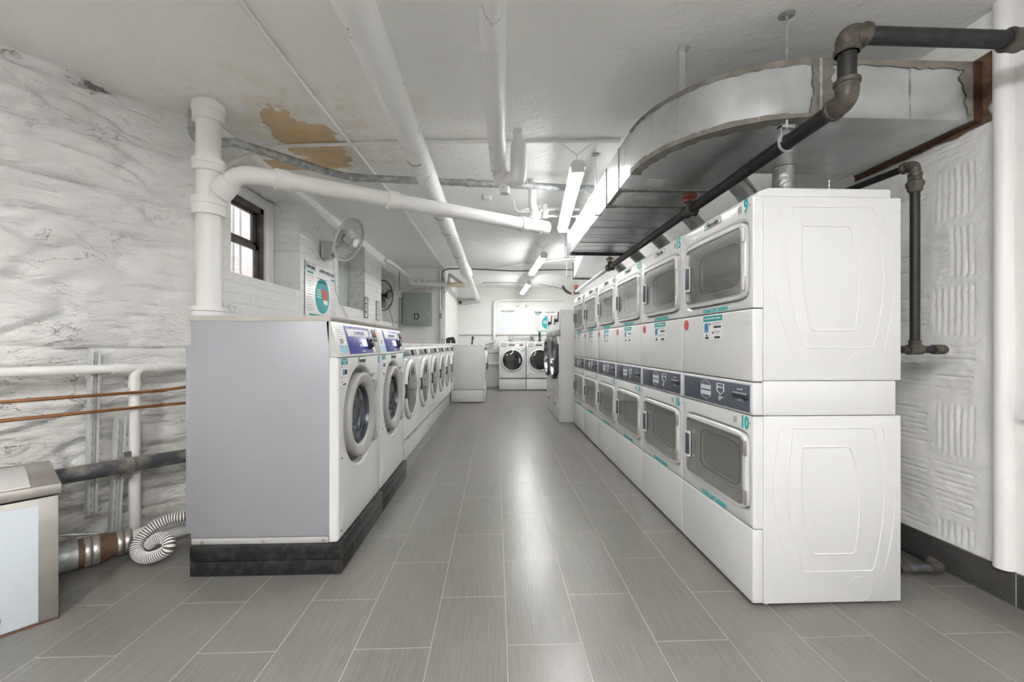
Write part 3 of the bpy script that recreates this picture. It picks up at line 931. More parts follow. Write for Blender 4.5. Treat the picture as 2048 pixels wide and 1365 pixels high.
# ------------------------------------------------------------------ large blue-panel washers
def build_big_washer(name, label, num, group):
    t = thing(name, label, 'washing machine', group=group)
    Z = 0.145
    W = 0.371
    m = MB().box(-W, W, 0.046, 0.705, 0.032, 1.083, 0.003)
    m.box(-W + 0.01, W - 0.01, 0.700, 0.735, 0.05, 0.96, 0.004)
    obj('cabinet', m, M['greysheet'], t)
    m = MB().box(-W + 0.002, W - 0.002, 0.050, 0.702, 0.0, 0.029, 0.001)
    rail = obj('base_rail', m, M['panelgrey'], t, label='light grey base rail')
    m = MB()
    for x in (-1, 1):
        for y in (0.075, 0.365, 0.65):
            m.lathe([(0.008, 0), (0.008, 0.003), (0.004, 0.005)], (x * (W - 0.002), y, 0.014), (x, 0, 0), 12, cap1=True)
    obj('bolts', m, M['steel'], rail)
    m = MB()
    m.prism([(0.044, 1.078), (0.720, 1.078), (0.720, 1.107), (0.058, 1.107), (0.046, 1.103), (0.037, 1.094)], -W - 0.002, W + 0.002, plane='YZ')
    bmesh.ops.bevel(m.bm, geom=[e for e in m.bm.edges if abs(e.verts[0].co.x - e.verts[1].co.x) < 1e-6], offset=0.003, segments=2, affect='EDGES')
    obj('lid', m, M['lidgrey'], t, label='taupe top lid with rounded front')
    # front panel with round recess
    cx, cz, R = -0.030, 0.575, 0.268
    m = MB()

    def outer(inset):
        def f(a):
            c, s_ = math.cos(a), math.sin(a)
            x0, x1, z0, z1 = -W + inset, W - inset, 0.004 + inset, 0.902 - inset
            ks = []
            if c > 1e-9:
                ks.append((x1 - cx) / c)
            if c < -1e-9:
                ks.append((x0 - cx) / c)
            if s_ > 1e-9:
                ks.append((z1 - cz) / s_)
            if s_ < -1e-9:
                ks.append((z0 - cz) / s_)
            return min(ks)
        return f

    def hole(k):
        def f(a):
            # round, squared off towards the hinge side on the right
            c, s_ = math.cos(a), math.sin(a)
            if c > 0 and abs(math.sin(a)) < 0.80:
                return max(R, min(0.282 / max(c, 1e-6), 0.205 / max(abs(s_), 1e-6))) + k
            return R + k
        return f
    cor = [math.atan2(zz - cz, xx - cx) for xx in (-W, W) for zz in (0.004, 0.902)]
    m.loft(cx, cz, [(outer(0), 0.046), (outer(0), 0.012), (outer(0.004), 0.004), (outer(0.013), 0.0), (hole(0.012), 0.0),
                    (hole(0.004), 0.006), (hole(0), 0.016), (hole(-0.004), 0.034)], n=120, cap1=True, corners=cor)
    obj('front_panel', m, M['enamel'], t, sharp=26)
    m = MB()
    m.lathe([(R - 0.008, 0), (R - 0.03, 0.004), (0.15, 0.004)], (cx, 0.032, cz), (0, -1, 0), 64)
    obj('door_recess', m, M['darkgrey'], t, label='dark recess around the door')
    m = MB().box(0.215, 0.249, -0.012, 0.030, cz - 0.19, cz + 0.17, 0.004)
    m.box(0.165, 0.243, -0.018, 0.028, cz + 0.125, cz + 0.17, 0.004)
    m.box(0.165, 0.243, -0.018, 0.028, cz - 0.20, cz - 0.15, 0.004)
    obj('hinge_block', m, M['midgrey'], t, label='grey hinge block')
    m = MB()
    m.lathe([(0.230, -0.030), (0.235, 0.002), (0.234, 0.014), (0.228, 0.021), (0.216, 0.023), (0.180, 0.010), (0.168, 0.002), (0.163, -0.020)],
            (cx, 0, cz), (0, -1, 0), 72)
    d = obj('door', m, M['ringgrey'], t, sharp=50, label='round grey door')
    m = MB().lathe([(0.163, -0.018), (0.158, -0.014), (0.153, -0.018), (0.150, -0.03)], (cx, 0, cz), (0, -1, 0), 64)
    obj('door_gasket', m, M['darkgrey'], d)
    m = MB().lathe([(0.155, 0.0), (0.148, -0.028), (0.143, -0.030), (0.140, -0.027), (0.128, -0.0295), (0.05, -0.030), (0.0, -0.030)], (cx, 0, cz), (0, -1, 0), 64)
    obj('drum', m, M['drum'], d, label='dark metal drum')
    m = MB().lathe([(0.152, -0.018), (0.135, -0.012), (0.09, -0.007), (0.0, -0.005)], (cx, 0, cz), (0, -1, 0), 64)
    obj('door_glass', m, M['clearglass'], d, label='dark domed door glass')
    m = MB()
    m.lathe([(0.0, 0.046), (0.018, 0.046), (0.024, 0.040), (0.024, 0.0)], (cx - 0.150, 0, cz - 0.045), (0, -1, 0), 24)
    m.obox((cx - 0.128, -0.034, cz - 0.005), (0.55, 0, 0.83), (0, 1, 0), (-0.83, 0, 0.55), 0.058, 0.012, 0.020, 0.008)
    m.obox((cx - 0.185, -0.030, cz - 0.045), (1, 0, 0), (0, 1, 0), (0, 0, 1), 0.03, 0.01, 0.014, 0.005)
    obj('door_handle', m, M['drum'], d, label='dark door handle')
    # slanted control panel
    m = MB()
    prof = [(-0.004, 0.903), (0.044, 0.903), (0.060, 1.079), (0.040, 1.079), (-0.002, 0.912)]
    m.prism(prof, -W, W, plane='YZ')
    cp = obj('control_panel', m, M['panelgrey'], t, label='silver sloping control panel')
    ang = math.atan2(0.042, 0.167)
    T = Matrix.Translation((0, -0.002, 0.912)) @ Matrix.Rotation(-ang, 4, 'X')   # local z runs up the slope

    def on(mb):
        return mb.xform(T)
    obj('instruction_label', on(MB().box(-0.345, -0.232, -0.0015, 0.001, 0.010, 0.158)), M['paper'], cp, label='white instruction label')
    m = MB()
    for k in range(7):
        m.box(-0.334, -0.334 + (0.09 if k % 3 else 0.06), -0.0022, -0.001, 0.060 + 0.012 * k, 0.0625 + 0.012 * k)
    m.box(-0.315, -0.275, -0.0022, -0.001, 0.062, 0.084)
    obj('label_print', on(m), M['grayprint'], cp)
    obj('label_footer', on(MB().box(-0.343, -0.234, -0.0022, -0.001, 0.012, 0.052)), M['lightblue'], cp, label='light blue strip')
    m = MB().box(-0.205, 0.215, -0.003, 0.001, 0.004, 0.158, 0.001)
    obj('blue_display', on(m), M['bluepanel'], cp, label='blue and violet display panel')
    m = MB().box(-0.185, 0.185, -0.0042, -0.002, 0.100, 0.142, 0.001)
    wb = obj('brand_strip', on(m), M['paper'], cp, label='white brand strip')
    m = MB().text('WASCOMAT', 0.026, 0.03, 0.120, -0.0048, bold=0.0008)
    m.lathe([(0.013, 0), (0.013, 0.0008), (0.009, 0.0008), (0.009, 0)], (-0.068, -0.0042, 0.121), (0, -1, 0), 24)
    m.text('H', 0.017, -0.068, 0.121, -0.005)
    obj('lettering', on(m), M['bluepanel'], wb)
    obj('lit_screen', on(MB().box(0.025, 0.115, -0.0045, -0.002, 0.044, 0.086, 0.001)), M['lcd'], cp, label='lit violet screen')
    m = MB()
    for z in (0.076, 0.050):
        m.box(-0.022, 0.006, -0.0055, -0.002, z - 0.009, z + 0.009, 0.001)
    m.box(-0.01, 0.06, -0.0045, -0.002, 0.012, 0.016).box(0.0, 0.05, -0.0045, -0.002, 0.020, 0.023)
    obj('buttons', on(m), M['lightprint'], cp, label='pale buttons')
    m = MB().lathe([(0.034, 0.0), (0.034, 0.012), (0.026, 0.014), (0.024, 0.030), (0.0, 0.031)], (0.155, -0.002, 0.060), (0, -1, 0), 32)
    obj('knob', on(m), M['dark'], cp, label='black selector knob')
    m = MB().box(0.220, 0.262, -0.0015, 0.001, 0.010, 0.158)
    obj('fine_label', on(m), M['paper'], cp)
    m = MB().lathe([(0.008, 0), (0.008, 0.0022), (0, 0.0022)], (0.24, -0.001, 0.132), (0, -1, 0), 16)
    m.lathe([(0.008, 0), (0.008, 0.0022), (0, 0.0022)], (0.243, -0.001, 0.100), (0, -1, 0), 16)
    obj('teal_dots', on(m), M['tealbright'], cp)
    m = MB().box(0.270, 0.362, -0.0028, 0.001, 0.004, 0.156, 0.002)
    cb = obj('coin_box', on(m), M['midgrey'], cp, label='grey coin box')
    obj('coin_slot_plate', on(MB().box(0.276, 0.356, -0.006, 0.0, 0.100, 0.152, 0.002)), M['dark'], cb, label='black coin slot')
    obj('coin_light', on(MB().box(0.312, 0.350, -0.0085, -0.004, 0.110, 0.142, 0.003)), M['redprint'], cb, label='red coin slot light')
    obj('coin_return', on(MB().box(0.284, 0.350, -0.008, 0.0, 0.076, 0.096, 0.003)), M['darkgrey'], cb)
    # front stickers
    logo_plate(t, -0.02, 0.878, 0.15, 0.036, 0.036)
    number_plate(t, num, 0.325, 0.868, 0.058)
    m = MB().box(-0.342, -0.250, -0.0014, 0.001, 0.760, 0.894)
    st = obj('payment_sticker', m, M['paper'], t, label='white payment sticker with teal heading')
    obj('heading_band', MB().box(-0.342, -0.252, -0.002, 0, 0.864, 0.894), M['teal'], st, label='teal band')
    m = MB().text('How To Pay With', 0.0095, -0.297, 0.884, -0.0024).text('Your Phone', 0.0095, -0.297, 0.873, -0.0024)
    obj('heading_text', m, M['paper'], st)
    m = MB().box(-0.325, -0.298, -0.002, -0.001, 0.812, 0.840)
    obj('app_icon', m, M['blueprint'], st, label='blue icon')
    m = MB()
    for x0, x1, z, h in ((-0.293, -0.262, 0.826, 0.013), (-0.338, -0.330, 0.853, 0.004), (-0.338, -0.330, 0.802, 0.004), (-0.338, -0.330, 0.780, 0.004),
                         (-0.320, -0.275, 0.766, 0.004)):
        m.box(x0, x1, -0.002, -0.001, z - h, z + h)
    obj('dark_print', m, M['ink'], st)
    m = MB()
    for k, z in enumerate((0.856, 0.850, 0.803, 0.797, 0.783, 0.777)):
        m.box(-0.325, -0.270 + 0.01 * (k % 2), -0.0019, -0.001, z - 0.001, z + 0.001)
    obj('fine_print', m, M['pinkprint'], st)
    m = MB()
    for x, z in ((-0.33, 0.40), (0.34, 0.045), (-0.34, 0.045)):
        m.lathe([(0.006, 0), (0.006, 0.002), (0.002, 0.003)], (x, 0.0005, z), (0, -1, 0), 12, cap1=True)
    obj('panel_screws', m, M['darkgrey'], t)
    return t


XW = -0.765
w1 = build_big_washer('front_load_washer', 'large grey-sided washer with blue display numbered 17, nearest the camera', '17', 'large washers on black steel plinths')
w1.location = (XW, 2.480, 0.145)
w1.rotation_euler = (0, 0, PI / 2)
w2 = build_big_washer('front_load_washer', 'second large washer with blue display, just beyond the one numbered 17', '18', 'large washers on black steel plinths')
w2.location = (XW, 3.232, 0.145)
w2.rotation_euler = (0, 0, PI / 2)
for i, (y0, y1, lb) in enumerate(((2.088, 2.854, 'black welded steel plinth under washer 17, nearest the camera'),
                                  (2.858, 3.604, 'black welded steel plinth under the second blue-display washer'))):
    t = thing('steel_plinth', lb, 'plinth', (-1.1, (y0 + y1) / 2, 0), group='black steel plinths')
    hy = (y1 - y0) / 2
    m = MB().box(-0.36, 0.352, -hy, hy, 0.073, 0.1445, 0.004).box(-0.36, 0.352, -hy, hy, 0.001, 0.072, 0.006)
    obj('beam_frame', m, M['blacksteel'], t)
    m = MB().tube([(0.352, -hy + 0.001, 0.005), (0.352, -hy + 0.001, 0.142)], 0.0016, 8)
    obj('corner_weld', m, M['rust'], t, label='rusty corner weld')


# ------------------------------------------------------------------ smaller front loaders
def build_loader(name, label, w, group, z1=0.86, num=None, black=False, fascia='row'):
    t = thing(name, label, 'washing machine', group=group)
    W = w / 2 - 0.002
    m = MB().box(-W, W, 0.05, 0.665, 0.008, z1 - 0.025, 0.006)
    # pressed oval on both sides
    for sx in (-1,):
        X = sx * (W - 0.0008)
        for k, (a, b) in enumerate(((0.205, 0.33), (0.12, 0.25))):
            pts = [(X, 0.36 + rr(a, b, 4)(q) * math.cos(q), 0.40 + rr(a, b, 4)(q) * math.sin(q)) for q in [2 * PI * i / 40 for i in range(40)]]
            m.tube(pts, 0.0035, 6, closed=True)
    obj('cabinet', m, M['enamel_side'], t)
    m = MB().box(-W, W, 0.055, 0.665, z1 - 0.028, z1, 0.008)
    obj('top', m, M['enamel'], t)
    cx, cz, R = 0.0, 0.448, 0.285
    m = MB()
    zt = z1 - 0.125

    def outer(inset):
        def f(a):
            c, s_ = math.cos(a), math.sin(a)
            ks = []
            if abs(c) > 1e-9:
                ks.append((W - inset) / abs(c))
            if s_ > 1e-9:
                ks.append((zt - inset - cz) / s_)
            if s_ < -1e-9:
                ks.append((0.008 + inset - cz) / s_)
            return min(ks)
        return f
    R = min(R, W - 0.018, zt - cz - 0.010)
    cor = [math.atan2(zz - cz, xx) for xx in (-W, W) for zz in (0.008, zt)]
    m.loft(cx, cz, [(outer(0), 0.05), (outer(0), 0.02), (outer(0.005), 0.006), (outer(0.016), 0.0), (circ(R + 0.008), -0.002), (circ(R), 0.004)],
           n=96, cap1=True, corners=cor)
    # curved toe crease
    m.tube([(x, 0.0005, 0.128 - 0.05 * (1 - (x / W) ** 2) + 0.02) for x in [W * (k / 12 - 1) for k in range(0, 25)]], 0.0035, 8)
    obj('front_panel', m, M['enamel'], t, sharp=24)
    m = MB().lathe([(R - 0.004, -0.01), (R - 0.004, 0.006), (R - 0.010, 0.018), (R - 0.024, 0.026), (R - 0.040, 0.029), (R - 0.046, 0.024)],
                   (cx, 0, cz), (0, -1, 0), 64)
    d = obj('door', m, M['enamel'], t, sharp=50)
    m = MB().lathe([(R - 0.045, 0.025), (R - 0.075, 0.031), (R * 0.45, 0.037), (0.0, 0.039)], (cx, 0, cz), (0, -1, 0), 64)
    obj('door_glass', m, M['blackglass'] if black else M['mirrorglass'], d, label='dark round door glass' if black else 'mirrored grey round door glass')
    m = MB().lathe([(R + 0.001, 0.0), (R + 0.001, 0.006), (R - 0.006, 0.006)], (cx, -0.001, cz), (0, -1, 0), 64)
    obj('door_trim', m, M['midgrey'], d, label='thin grey ring')
    if not black:
        m = MB().box(-R + 0.010, -R + 0.034, -0.032, -0.012, cz - 0.062, cz + 0.062, 0.005)
        obj('handle_slot', m, M['dark'], d, label='dark handle slot')
    # console
    m = MB()
    if fascia == 'row':
        m.prism([(0.004, zt), (0.07, zt), (0.13, z1), (0.085, z1 + 0.006), (0.030, z1 - 0.048), (0.012, zt + 0.004)], -W, W, plane='YZ')
        cp = obj('console', m, M['enamel'], t)
        T = Matrix.Translation((0, 0.012, zt + 0.004)) @ Matrix.Rotation(-math.atan2(0.018, 0.073), 4, 'X')
        m = MB().box(-W + 0.03, W - 0.01, -0.004, 0.002, 0.006, 0.070, 0.002).xform(T)
        obj('control_panel', m, M['darkgrey'], cp, label='dark control panel')
        m = MB().lathe([(0.026, 0), (0.024, 0.016), (0, 0.017)], (0.20, -0.003, 0.038), (0, -1, 0), 24).xform(T)
        obj('knob', m, M['dark'], cp, label='black knob')
        m = MB().box(0.10, 0.14, -0.006, 0, 0.012, 0.058, 0.003).box(-W + 0.04, -W + 0.20, -0.0055, 0, 0.012, 0.064).xform(T)
        obj('light_buttons', m, M['lightprint'], cp, label='pale button plate')
        T2 = Matrix.Translation((0, 0.030, z1 - 0.048)) @ Matrix.Rotation(-math.atan2(0.055, 0.054), 4, 'X')
        m = MB().box(-0.30, -0.02, -0.001, 0.001, 0.022, 0.055).box(0.06, 0.30, -0.001, 0.001, 0.022, 0.055)
        for k in range(10):
            m.box(-0.29 + 0.028 * k, -0.272 + 0.028 * k, -0.0018, 0, 0.026, 0.05)
        obj('instruction_strip', m.xform(T2), M['palelabel'], cp, label='pale printed strip')
        m = MB()
        for k in range(18):
            x = -0.29 + 0.034 * k
            if abs(x) > 0.03:
                m.box(x, x + 0.022, -0.0022, 0, 0.028, 0.048)
        obj('strip_print', m.xform(T2), M['grayprint'], cp)
    else:
        m.prism([(0.006, zt + 0.004), (0.07, zt + 0.004), (0.09, z1), (0.062, z1 + 0.002), (0.030, z1 - 0.012)], -W, W, plane='YZ')
        cp = obj('console', m, M['enamel'], t)
        T = Matrix.Translation((0, 0.006, zt + 0.004)) @ Matrix.Rotation(-math.atan2(0.024, 0.108), 4, 'X')
        m = MB().box(-0.10, 0.06, -0.003, 0.002, 0.022, 0.060, 0.002).box(0.17, 0.26, -0.003, 0.002, 0.022, 0.056, 0.002)
        m.tube([(-0.28 + p[0] + 0.05, -0.001, p[2]) for p in tframe(0.02, 0.042, 0.12, 0.042, 0.012)], 0.006, 8)
        obj('control_panel', m.xform(T), M['darkgrey'], cp, label='dark control panel')
        m = MB()
        for x0, x1 in ((-0.29, -0.14), (-0.09, 0.06), (0.08, 0.28)):
            k = x0
            while k < x1:
                m.box(k, k + 0.012, -0.0015, 0.001, 0.082, 0.092)
                k += 0.017
        obj('printed_strip', m.xform(T), M['ink'], cp)
        m = MB().box(-0.30, -0.15, -0.004, 0.004, -0.006, 0.002, 0.001)
        obj('drawer_lip', m.xform(T), M['darkgrey'], cp)
    for x in (-W + 0.05, W - 0.05):
        for y in (0.10, 0.60):
            obj('foot', MB().cyl((x, y, 0), (x, y, 0.012), 0.02, n=14), M['darkgrey'], t)
    if num:
        m = MB().text(num, 0.07, W - 0.065, zt - 0.085, -0.001, bold=0.002)
        obj('number', m, M['tealbright'], t, label='teal number ' + num)
    return t


RG = 'small front loaders in the left row'
XL = -0.80
LP = 0.757
row_lab = ['first small front loader past the two blue-display washers',
           'second small front loader past the two blue-display washers',
           'third small front loader past the two blue-display washers',
           'fourth small front loader past the two blue-display washers',
           'fifth small front loader in the left row, last but one',
           'sixth small front loader, last of the left row beside the white machine side']
L0 = build_loader('front_load_washer', row_lab[0], LP, RG)
L0.location = (XL, 3.985, 0.258)
L0.rotation_euler = (0, 0, PI / 2)
for i in range(1, 6):
    dup(L0, (XL - 0.0 * i, 3.985 + LP * i, 0.258), PI / 2, row_lab[i])
m = MB().box(-1.46, -0.872, 3.625, 8.13, 0.0, 0.256, 0.004)
tag(obj('long_pedestal', m, M['enamel'], sharp=30), 'long low white pedestal under the row of small front loaders', 'pedestal')
# the first one carries a light teal number sticker
obj('number_sticker', MB().box(0.205, 0.255, -0.0015, 0.001, 0.60, 0.69), M['lightblue'], L0, label='light blue number sticker')

PG = 'white front loaders on pedestals at the far left'
pair_lab = ['white front loader whose embossed side faces the camera at the end of the left row',
            'white front loader behind the one with its side to the camera, by the far wall']
ped_lab = ['white drawer pedestal under the front loader with its side to the camera',
           'white drawer pedestal of the farther left front loader by the far wall']


def pedestal(name, label, w, h, loc, rz, group):
    t = thing(name, label, 'pedestal', loc, rz, group)
    W = w / 2 - 0.002
    obj('body', MB().box(-W, W, 0.04, 0.655, 0.012, h - 0.002, 0.004), M['enamel_side'], t)
    obj('drawer_front', MB().box(-W, W, 0.012, 0.038, 0.016, h - 0.012, 0.006), M['enamel'], t)
    for x in (-W + 0.05, W - 0.05):
        for y in (0.08, 0.60):
            obj('foot', MB().cyl((x, y, 0), (x, y, 0.014), 0.018, n=12), M['darkgrey'], t)
    return t


for i in range(2):
    y = 8.55 + 0.755 * i
    pedestal('drawer_pedestal', ped_lab[i], 0.75, 0.245, (-0.205, y, 0), PI / 2, 'drawer pedestals at the far end')
    if i == 0:
        Pm = build_loader('front_load_washer', pair_lab[0], 0.75, PG, z1=0.865)
        Pm.location, Pm.rotation_euler = (-0.205, y, 0.246), (0, 0, PI / 2)
    else:
        dup(Pm, (-0.205, y, 0.246), PI / 2, pair_lab[1])
BG = 'front loaders against the far wall'
B0 = build_loader('front_load_washer', 'front loader numbered 20 against the far wall, facing the camera', 0.652, BG, z1=0.895, num='20', black=True, fascia='wide')
B0.location = (0.40, 10.34, 0.288)
B1 = build_loader('front_load_washer', 'right-hand front loader against the far wall, half hidden by the large coin dryers', 0.652, BG, z1=0.895, black=True, fascia='wide')
B1.location = (1.060, 10.34, 0.288)
obj('paper_tag', MB().box(0.155, 0.19, -0.056, -0.053, 0.38, 0.50), M['lightblue'], B0, label='light blue tag on the door')
pedestal('drawer_pedestal', 'white drawer pedestal under front loader 20 at the far wall', 0.652, 0.286, (0.40, 10.35, 0), 0, 'drawer pedestals at the far end')
pedestal('drawer_pedestal', 'white drawer pedestal at the far wall, right of the one under front loader 20', 0.652, 0.286, (1.060, 10.35, 0), 0, 'drawer pedestals at the far end')


# ------------------------------------------------------------------ large coin dryers
def build_tumbler(name, label):
    t = thing(name, label, 'dryer', group='large coin dryers on the right')
    W = 0.372
    m = MB().box(-W, W, 0.02, 1.0, 0.0, 1.615, 0.006)
    obj('cabinet', m, M['enamel_side'], t)
    m = MB()
    m.prism([(0.020, 1.325), (-0.002, 1.325), (0.022, 1.612), (0.03, 1.612)], -W, W, plane='YZ')
    cp = obj('coin_fascia', m, M['enamel'], t)
    T = Matrix.Translation((0, -0.002, 1.325)) @ Matrix.Rotation(-math.atan2(0.024, 0.287), 4, 'X')
    m = MB().box(0.12, 0.24, -0.008, 0.002, 0.12, 0.27, 0.004)
    obj('coin_slot', m.xform(T), M['darkgrey'], cp, label='dark coin slot')
    m = MB().lathe([(0.026, 0), (0.024, 0.04), (0, 0.041)], (0.12, -0.006, 0.145), (0, -1, 0), 20)
    obj('coin_knob', m.xform(T), M['dark'], cp, label='black coin knob')
    m = MB().box(0.17, 0.235, -0.012, -0.004, 0.20, 0.25, 0.003)
    obj('red_label', m.xform(T), M['redprint'], cp, label='small red label')
    m = MB().box(-0.20, -0.10, -0.006, 0.002, 0.11, 0.24, 0.003)
    obj('display', m.xform(T), M['grayprint'], cp, label='grey display')
    m = MB().box(-0.19, -0.11, -0.009, -0.004, 0.10, 0.13, 0.003)
    obj('display_button', m.xform(T), M['dark'], cp)
    m = MB().loft(0.02, 0.10, [(circ(0.022), 0.0), (circ(0.022), -0.002)], n=20, cap1=True).loft(0.02, 0.04, [(circ(0.02), 0.0), (circ(0.02), -0.002)], n=20, cap1=True)
    obj('round_stickers', m.xform(T), M['lightblue'], cp, label='pale blue round stickers')
    m = MB().box(-W, W, -0.004, 0.018, 1.238, 1.322, 0.002)
    obj('grey_band', m, M['grayprint'], t, label='grey band')
    m = MB().box(-W, W, 0.0, 0.02, 0.004, 1.235, 0.004)
    obj('front_panel', m, M['enamel'], t)
    cz, R = 0.912, 0.315
    m = MB().lathe([(R, 0.0), (R, 0.055), (R - 0.012, 0.062), (R - 0.055, 0.048), (R - 0.06, 0.010)], (0.01, 0, cz), (0, -1, 0), 48)
    d = obj('door', m, M['darkchrome'], t, sharp=40, label='round dark chromed door')
    m = MB().lathe([(R + 0.004, 0.0), (R + 0.004, 0.048), (R - 0.001, 0.05)], (0.01, 0, cz), (0, -1, 0), 48)
    obj('door_rim', m, M['dark'], d, label='black door rim')
    m = MB().lathe([(R - 0.055, 0.015), (R - 0.10, 0.024), (0.0, 0.03)], (0.01, 0, cz), (0, -1, 0), 48)
    obj('door_glass', m, M['blackglass'], d, label='black door glass')
    m = MB().box(R - 0.01, R + 0.03, -0.05, 0.0, cz - 0.21, cz + 0.21, 0.004)
    obj('door_hinge', m, M['dark'], d, label='black hinge strip')
    m = MB().tube([(x, -0.001, 0.50 - 0.10 * (1 - (x / W) ** 2) * 0 + 0.06 * math.cos(x / W * 1.5)) for x in [W * (k / 10 - 1) for k in range(21)]], 0.003, 6)
    m.box(-W, W, -0.004, 0.0, 0.36, 0.368)
    obj('lint_panel_seam', m, M['midgrey'], t)
    m = MB().lathe([(0.014, 0), (0.012, 0.012), (0, 0.012)], (0.0, 0.0, 0.22), (0, -1, 0), 12)
    obj('panel_lock', m, M['dark'], t, label='small black lock')
    return t


T0 = build_tumbler('coin_dryer', 'large white coin dryer with a chromed black door, nearer of the two')
T0.location, T0.rotation_euler = (0.900, 6.435, 0), (0, 0, -PI / 2)
dup(T0, (0.900, 7.195, 0), -PI / 2, 'large white coin dryer with a chromed black door, farther of the two')


# ------------------------------------------------------------------ setting
CZ = 2.60
RW = 2.209
m = MB()
m.quad((-4.6, -4.6, 0), (2.5, -4.6, 0), (2.5, 11.4, 0), (-4.6, 11.4, 0))
struct('floor', m, M['floor'])
m = MB()
m.bm.faces.new([m.bm.verts.new((x, y, CZ)) for x, y in [(-4.6, -4.6), (-3.98, -0.40), (-2.34, 2.72), (-2.12, 2.95), (-1.99, 3.0), (-1.99, 8.42), (-1.05, 8.42), (-1.05, 11.4), (2.5, 11.4), (2.5, -4.6)]])
struct('ceiling', m, M['ceiling'])

# near left wall: rough painted rubble, runs in at an angle
A, B = V((-2.39, 2.148, 0)), V((-2.085, 2.718, 0))
dirn = (B - A).normalized()
nrm = V((dirn.y, -dirn.x, 0))
start = B - dirn * 2.9
m = MB()
NS, NZ = 230, 190
grid = []
for i in range(NS + 1):
    row = []
    for k in range(NZ + 1):
        s_, z = 2.9 * i / NS, 2.62 * k / NZ
        p = start + dirn * s_
        q = V((s_ * 1.0, z * 2.4, 0.0))
        h = 0.050 * (noise.noise(q * 1.1) * 0.9 + noise.noise(q * 2.7 + V((7, 3, 1))) * 0.5)
        rid = 1 - abs(noise.noise(V((s_ * 1.6, z * 5.5, 5.0))))
        h += -0.045 * max(0.0, rid - 0.88) / 0.12
        rid2 = 1 - abs(noise.noise(V((s_ * 4.0, z * 11.0, 9.0))))
        h += -0.016 * max(0.0, rid2 - 0.85) / 0.15
        h += 0.013 * noise.noise(V((s_ * 7, z * 14, 2.0)))
        h -= 0.045 * max(0.0, (z - 2.47) / 0.13) * (0.6 + 0.7 * noise.noise(V((s_ * 6, 0, 1))))
        e = min(1.0, (2.9 - s_) / 0.12)
        row.append(m.bm.verts.new(p + nrm * (h - 0.02 + 0.0 * e) + V((0, 0, z))))
    grid.append(row)
for i in range(NS):
    for k in range(NZ):
        m.bm.faces.new((grid[i][k], grid[i + 1][k], grid[i + 1][k + 1], grid[i][k + 1]))
# turn of the wall towards the brick part
cor = [grid[NS][k].co.copy() for k in range(NZ + 1)]
prev = grid[NS]
for j in range(1, 11):
    t = j / 10
    cur = []
    for k in range(NZ + 1):
        p0 = cor[k]
        p1 = V((-1.895, 2.90, p0.z))
        jit = 0.020 * noise.noise(V((t * 3, p0.z * 5, 3))) * (1 - t)
        cur.append(m.bm.verts.new(p0.lerp(p1, t) + V((jit - 0.03 * math.sin(PI * t), -jit, 0))))
    for k in range(NZ):
        m.bm.faces.new((prev[k], cur[k], cur[k + 1], prev[k + 1]))
    prev = cur
struct('wall_left', m, M['stone'], recalc=False, sharp=70)
m = MB()
m.quad((start.x, start.y, 0), (start.x, start.y, CZ), (-4.4, -4.5, CZ), (-4.4, -4.5, 0))
struct('wall_left_rear', m, M['plainwall'])

# brick part with three deep openings
XB = -1.88
OPEN = [(3.10, 4.17, 1.63, 2.47, -2.17), (5.159, 6.196, 1.592, 2.50, -2.125), (7.067, 8.31, 1.505, 2.40, -2.19)]
Y0, Y1 = 2.86, 8.36
m = MB()
ys = sorted([Y0, Y1] + [v for o in OPEN for v in o[:2]])
for a, b in zip(ys, ys[1:]):
    op = [o for o in OPEN if abs(o[0] - a) < 1e-6]
    if not op:
        m.quad((XB, a, 0), (XB, b, 0), (XB, b, CZ), (XB, a, CZ))
        continue
    _, _, z0, z1, xb = op[0]
    m.quad((XB, a, 0), (XB, b, 0), (XB, b, z0), (XB, a, z0))
    m.quad((XB, a, z1), (XB, b, z1), (XB, b, CZ), (XB, a, CZ))
    zs = z0 + 0.03      # sill slopes up and back
    m.quad((XB, a, z0), (XB, b, z0), (xb, b, zs), (xb, a, zs))
    m.quad((XB, a, z1), (xb, a, z1), (xb, b, z1), (XB, b, z1))
    m.quad((XB, a, z0), (xb, a, zs), (xb, a, z1), (XB, a, z1))
    m.quad((XB, b, z0), (XB, b, z1), (xb, b, z1), (xb, b, zs))
    if op[0] is OPEN[0]:
        # back face with the window hole
        wy0, wy1, wz0, wz1 = 3.22, 4.15, 1.665, 2.43
        for (p, q, r, s_) in ((a, wy0, zs, z1), (wy1, b, zs, z1)):
            m.quad((xb, p, r), (xb, q, r), (xb, q, s_), (xb, p, s_))
        m.quad((xb, wy0, zs), (xb, wy1, zs), (xb, wy1, wz0), (xb, wy0, wz0))
        m.quad((xb, wy0, wz1), (xb, wy1, wz1), (xb, wy1, z1), (xb, wy0, z1))
    else:
        m.quad((xb, a, zs), (xb, b, zs), (xb, b, z1), (xb, a, z1))
struct('wall_left_brick', m, M['brickwall'], recalc=False, smooth=False)
m = MB()
m.box(-2.124, -2.105, 5.17, 6.19, 1.63, 2.49)
bl = struct('trim_1', m, mat('grey_green_infill', (0.50, 0.54, 0.52), 0.45))

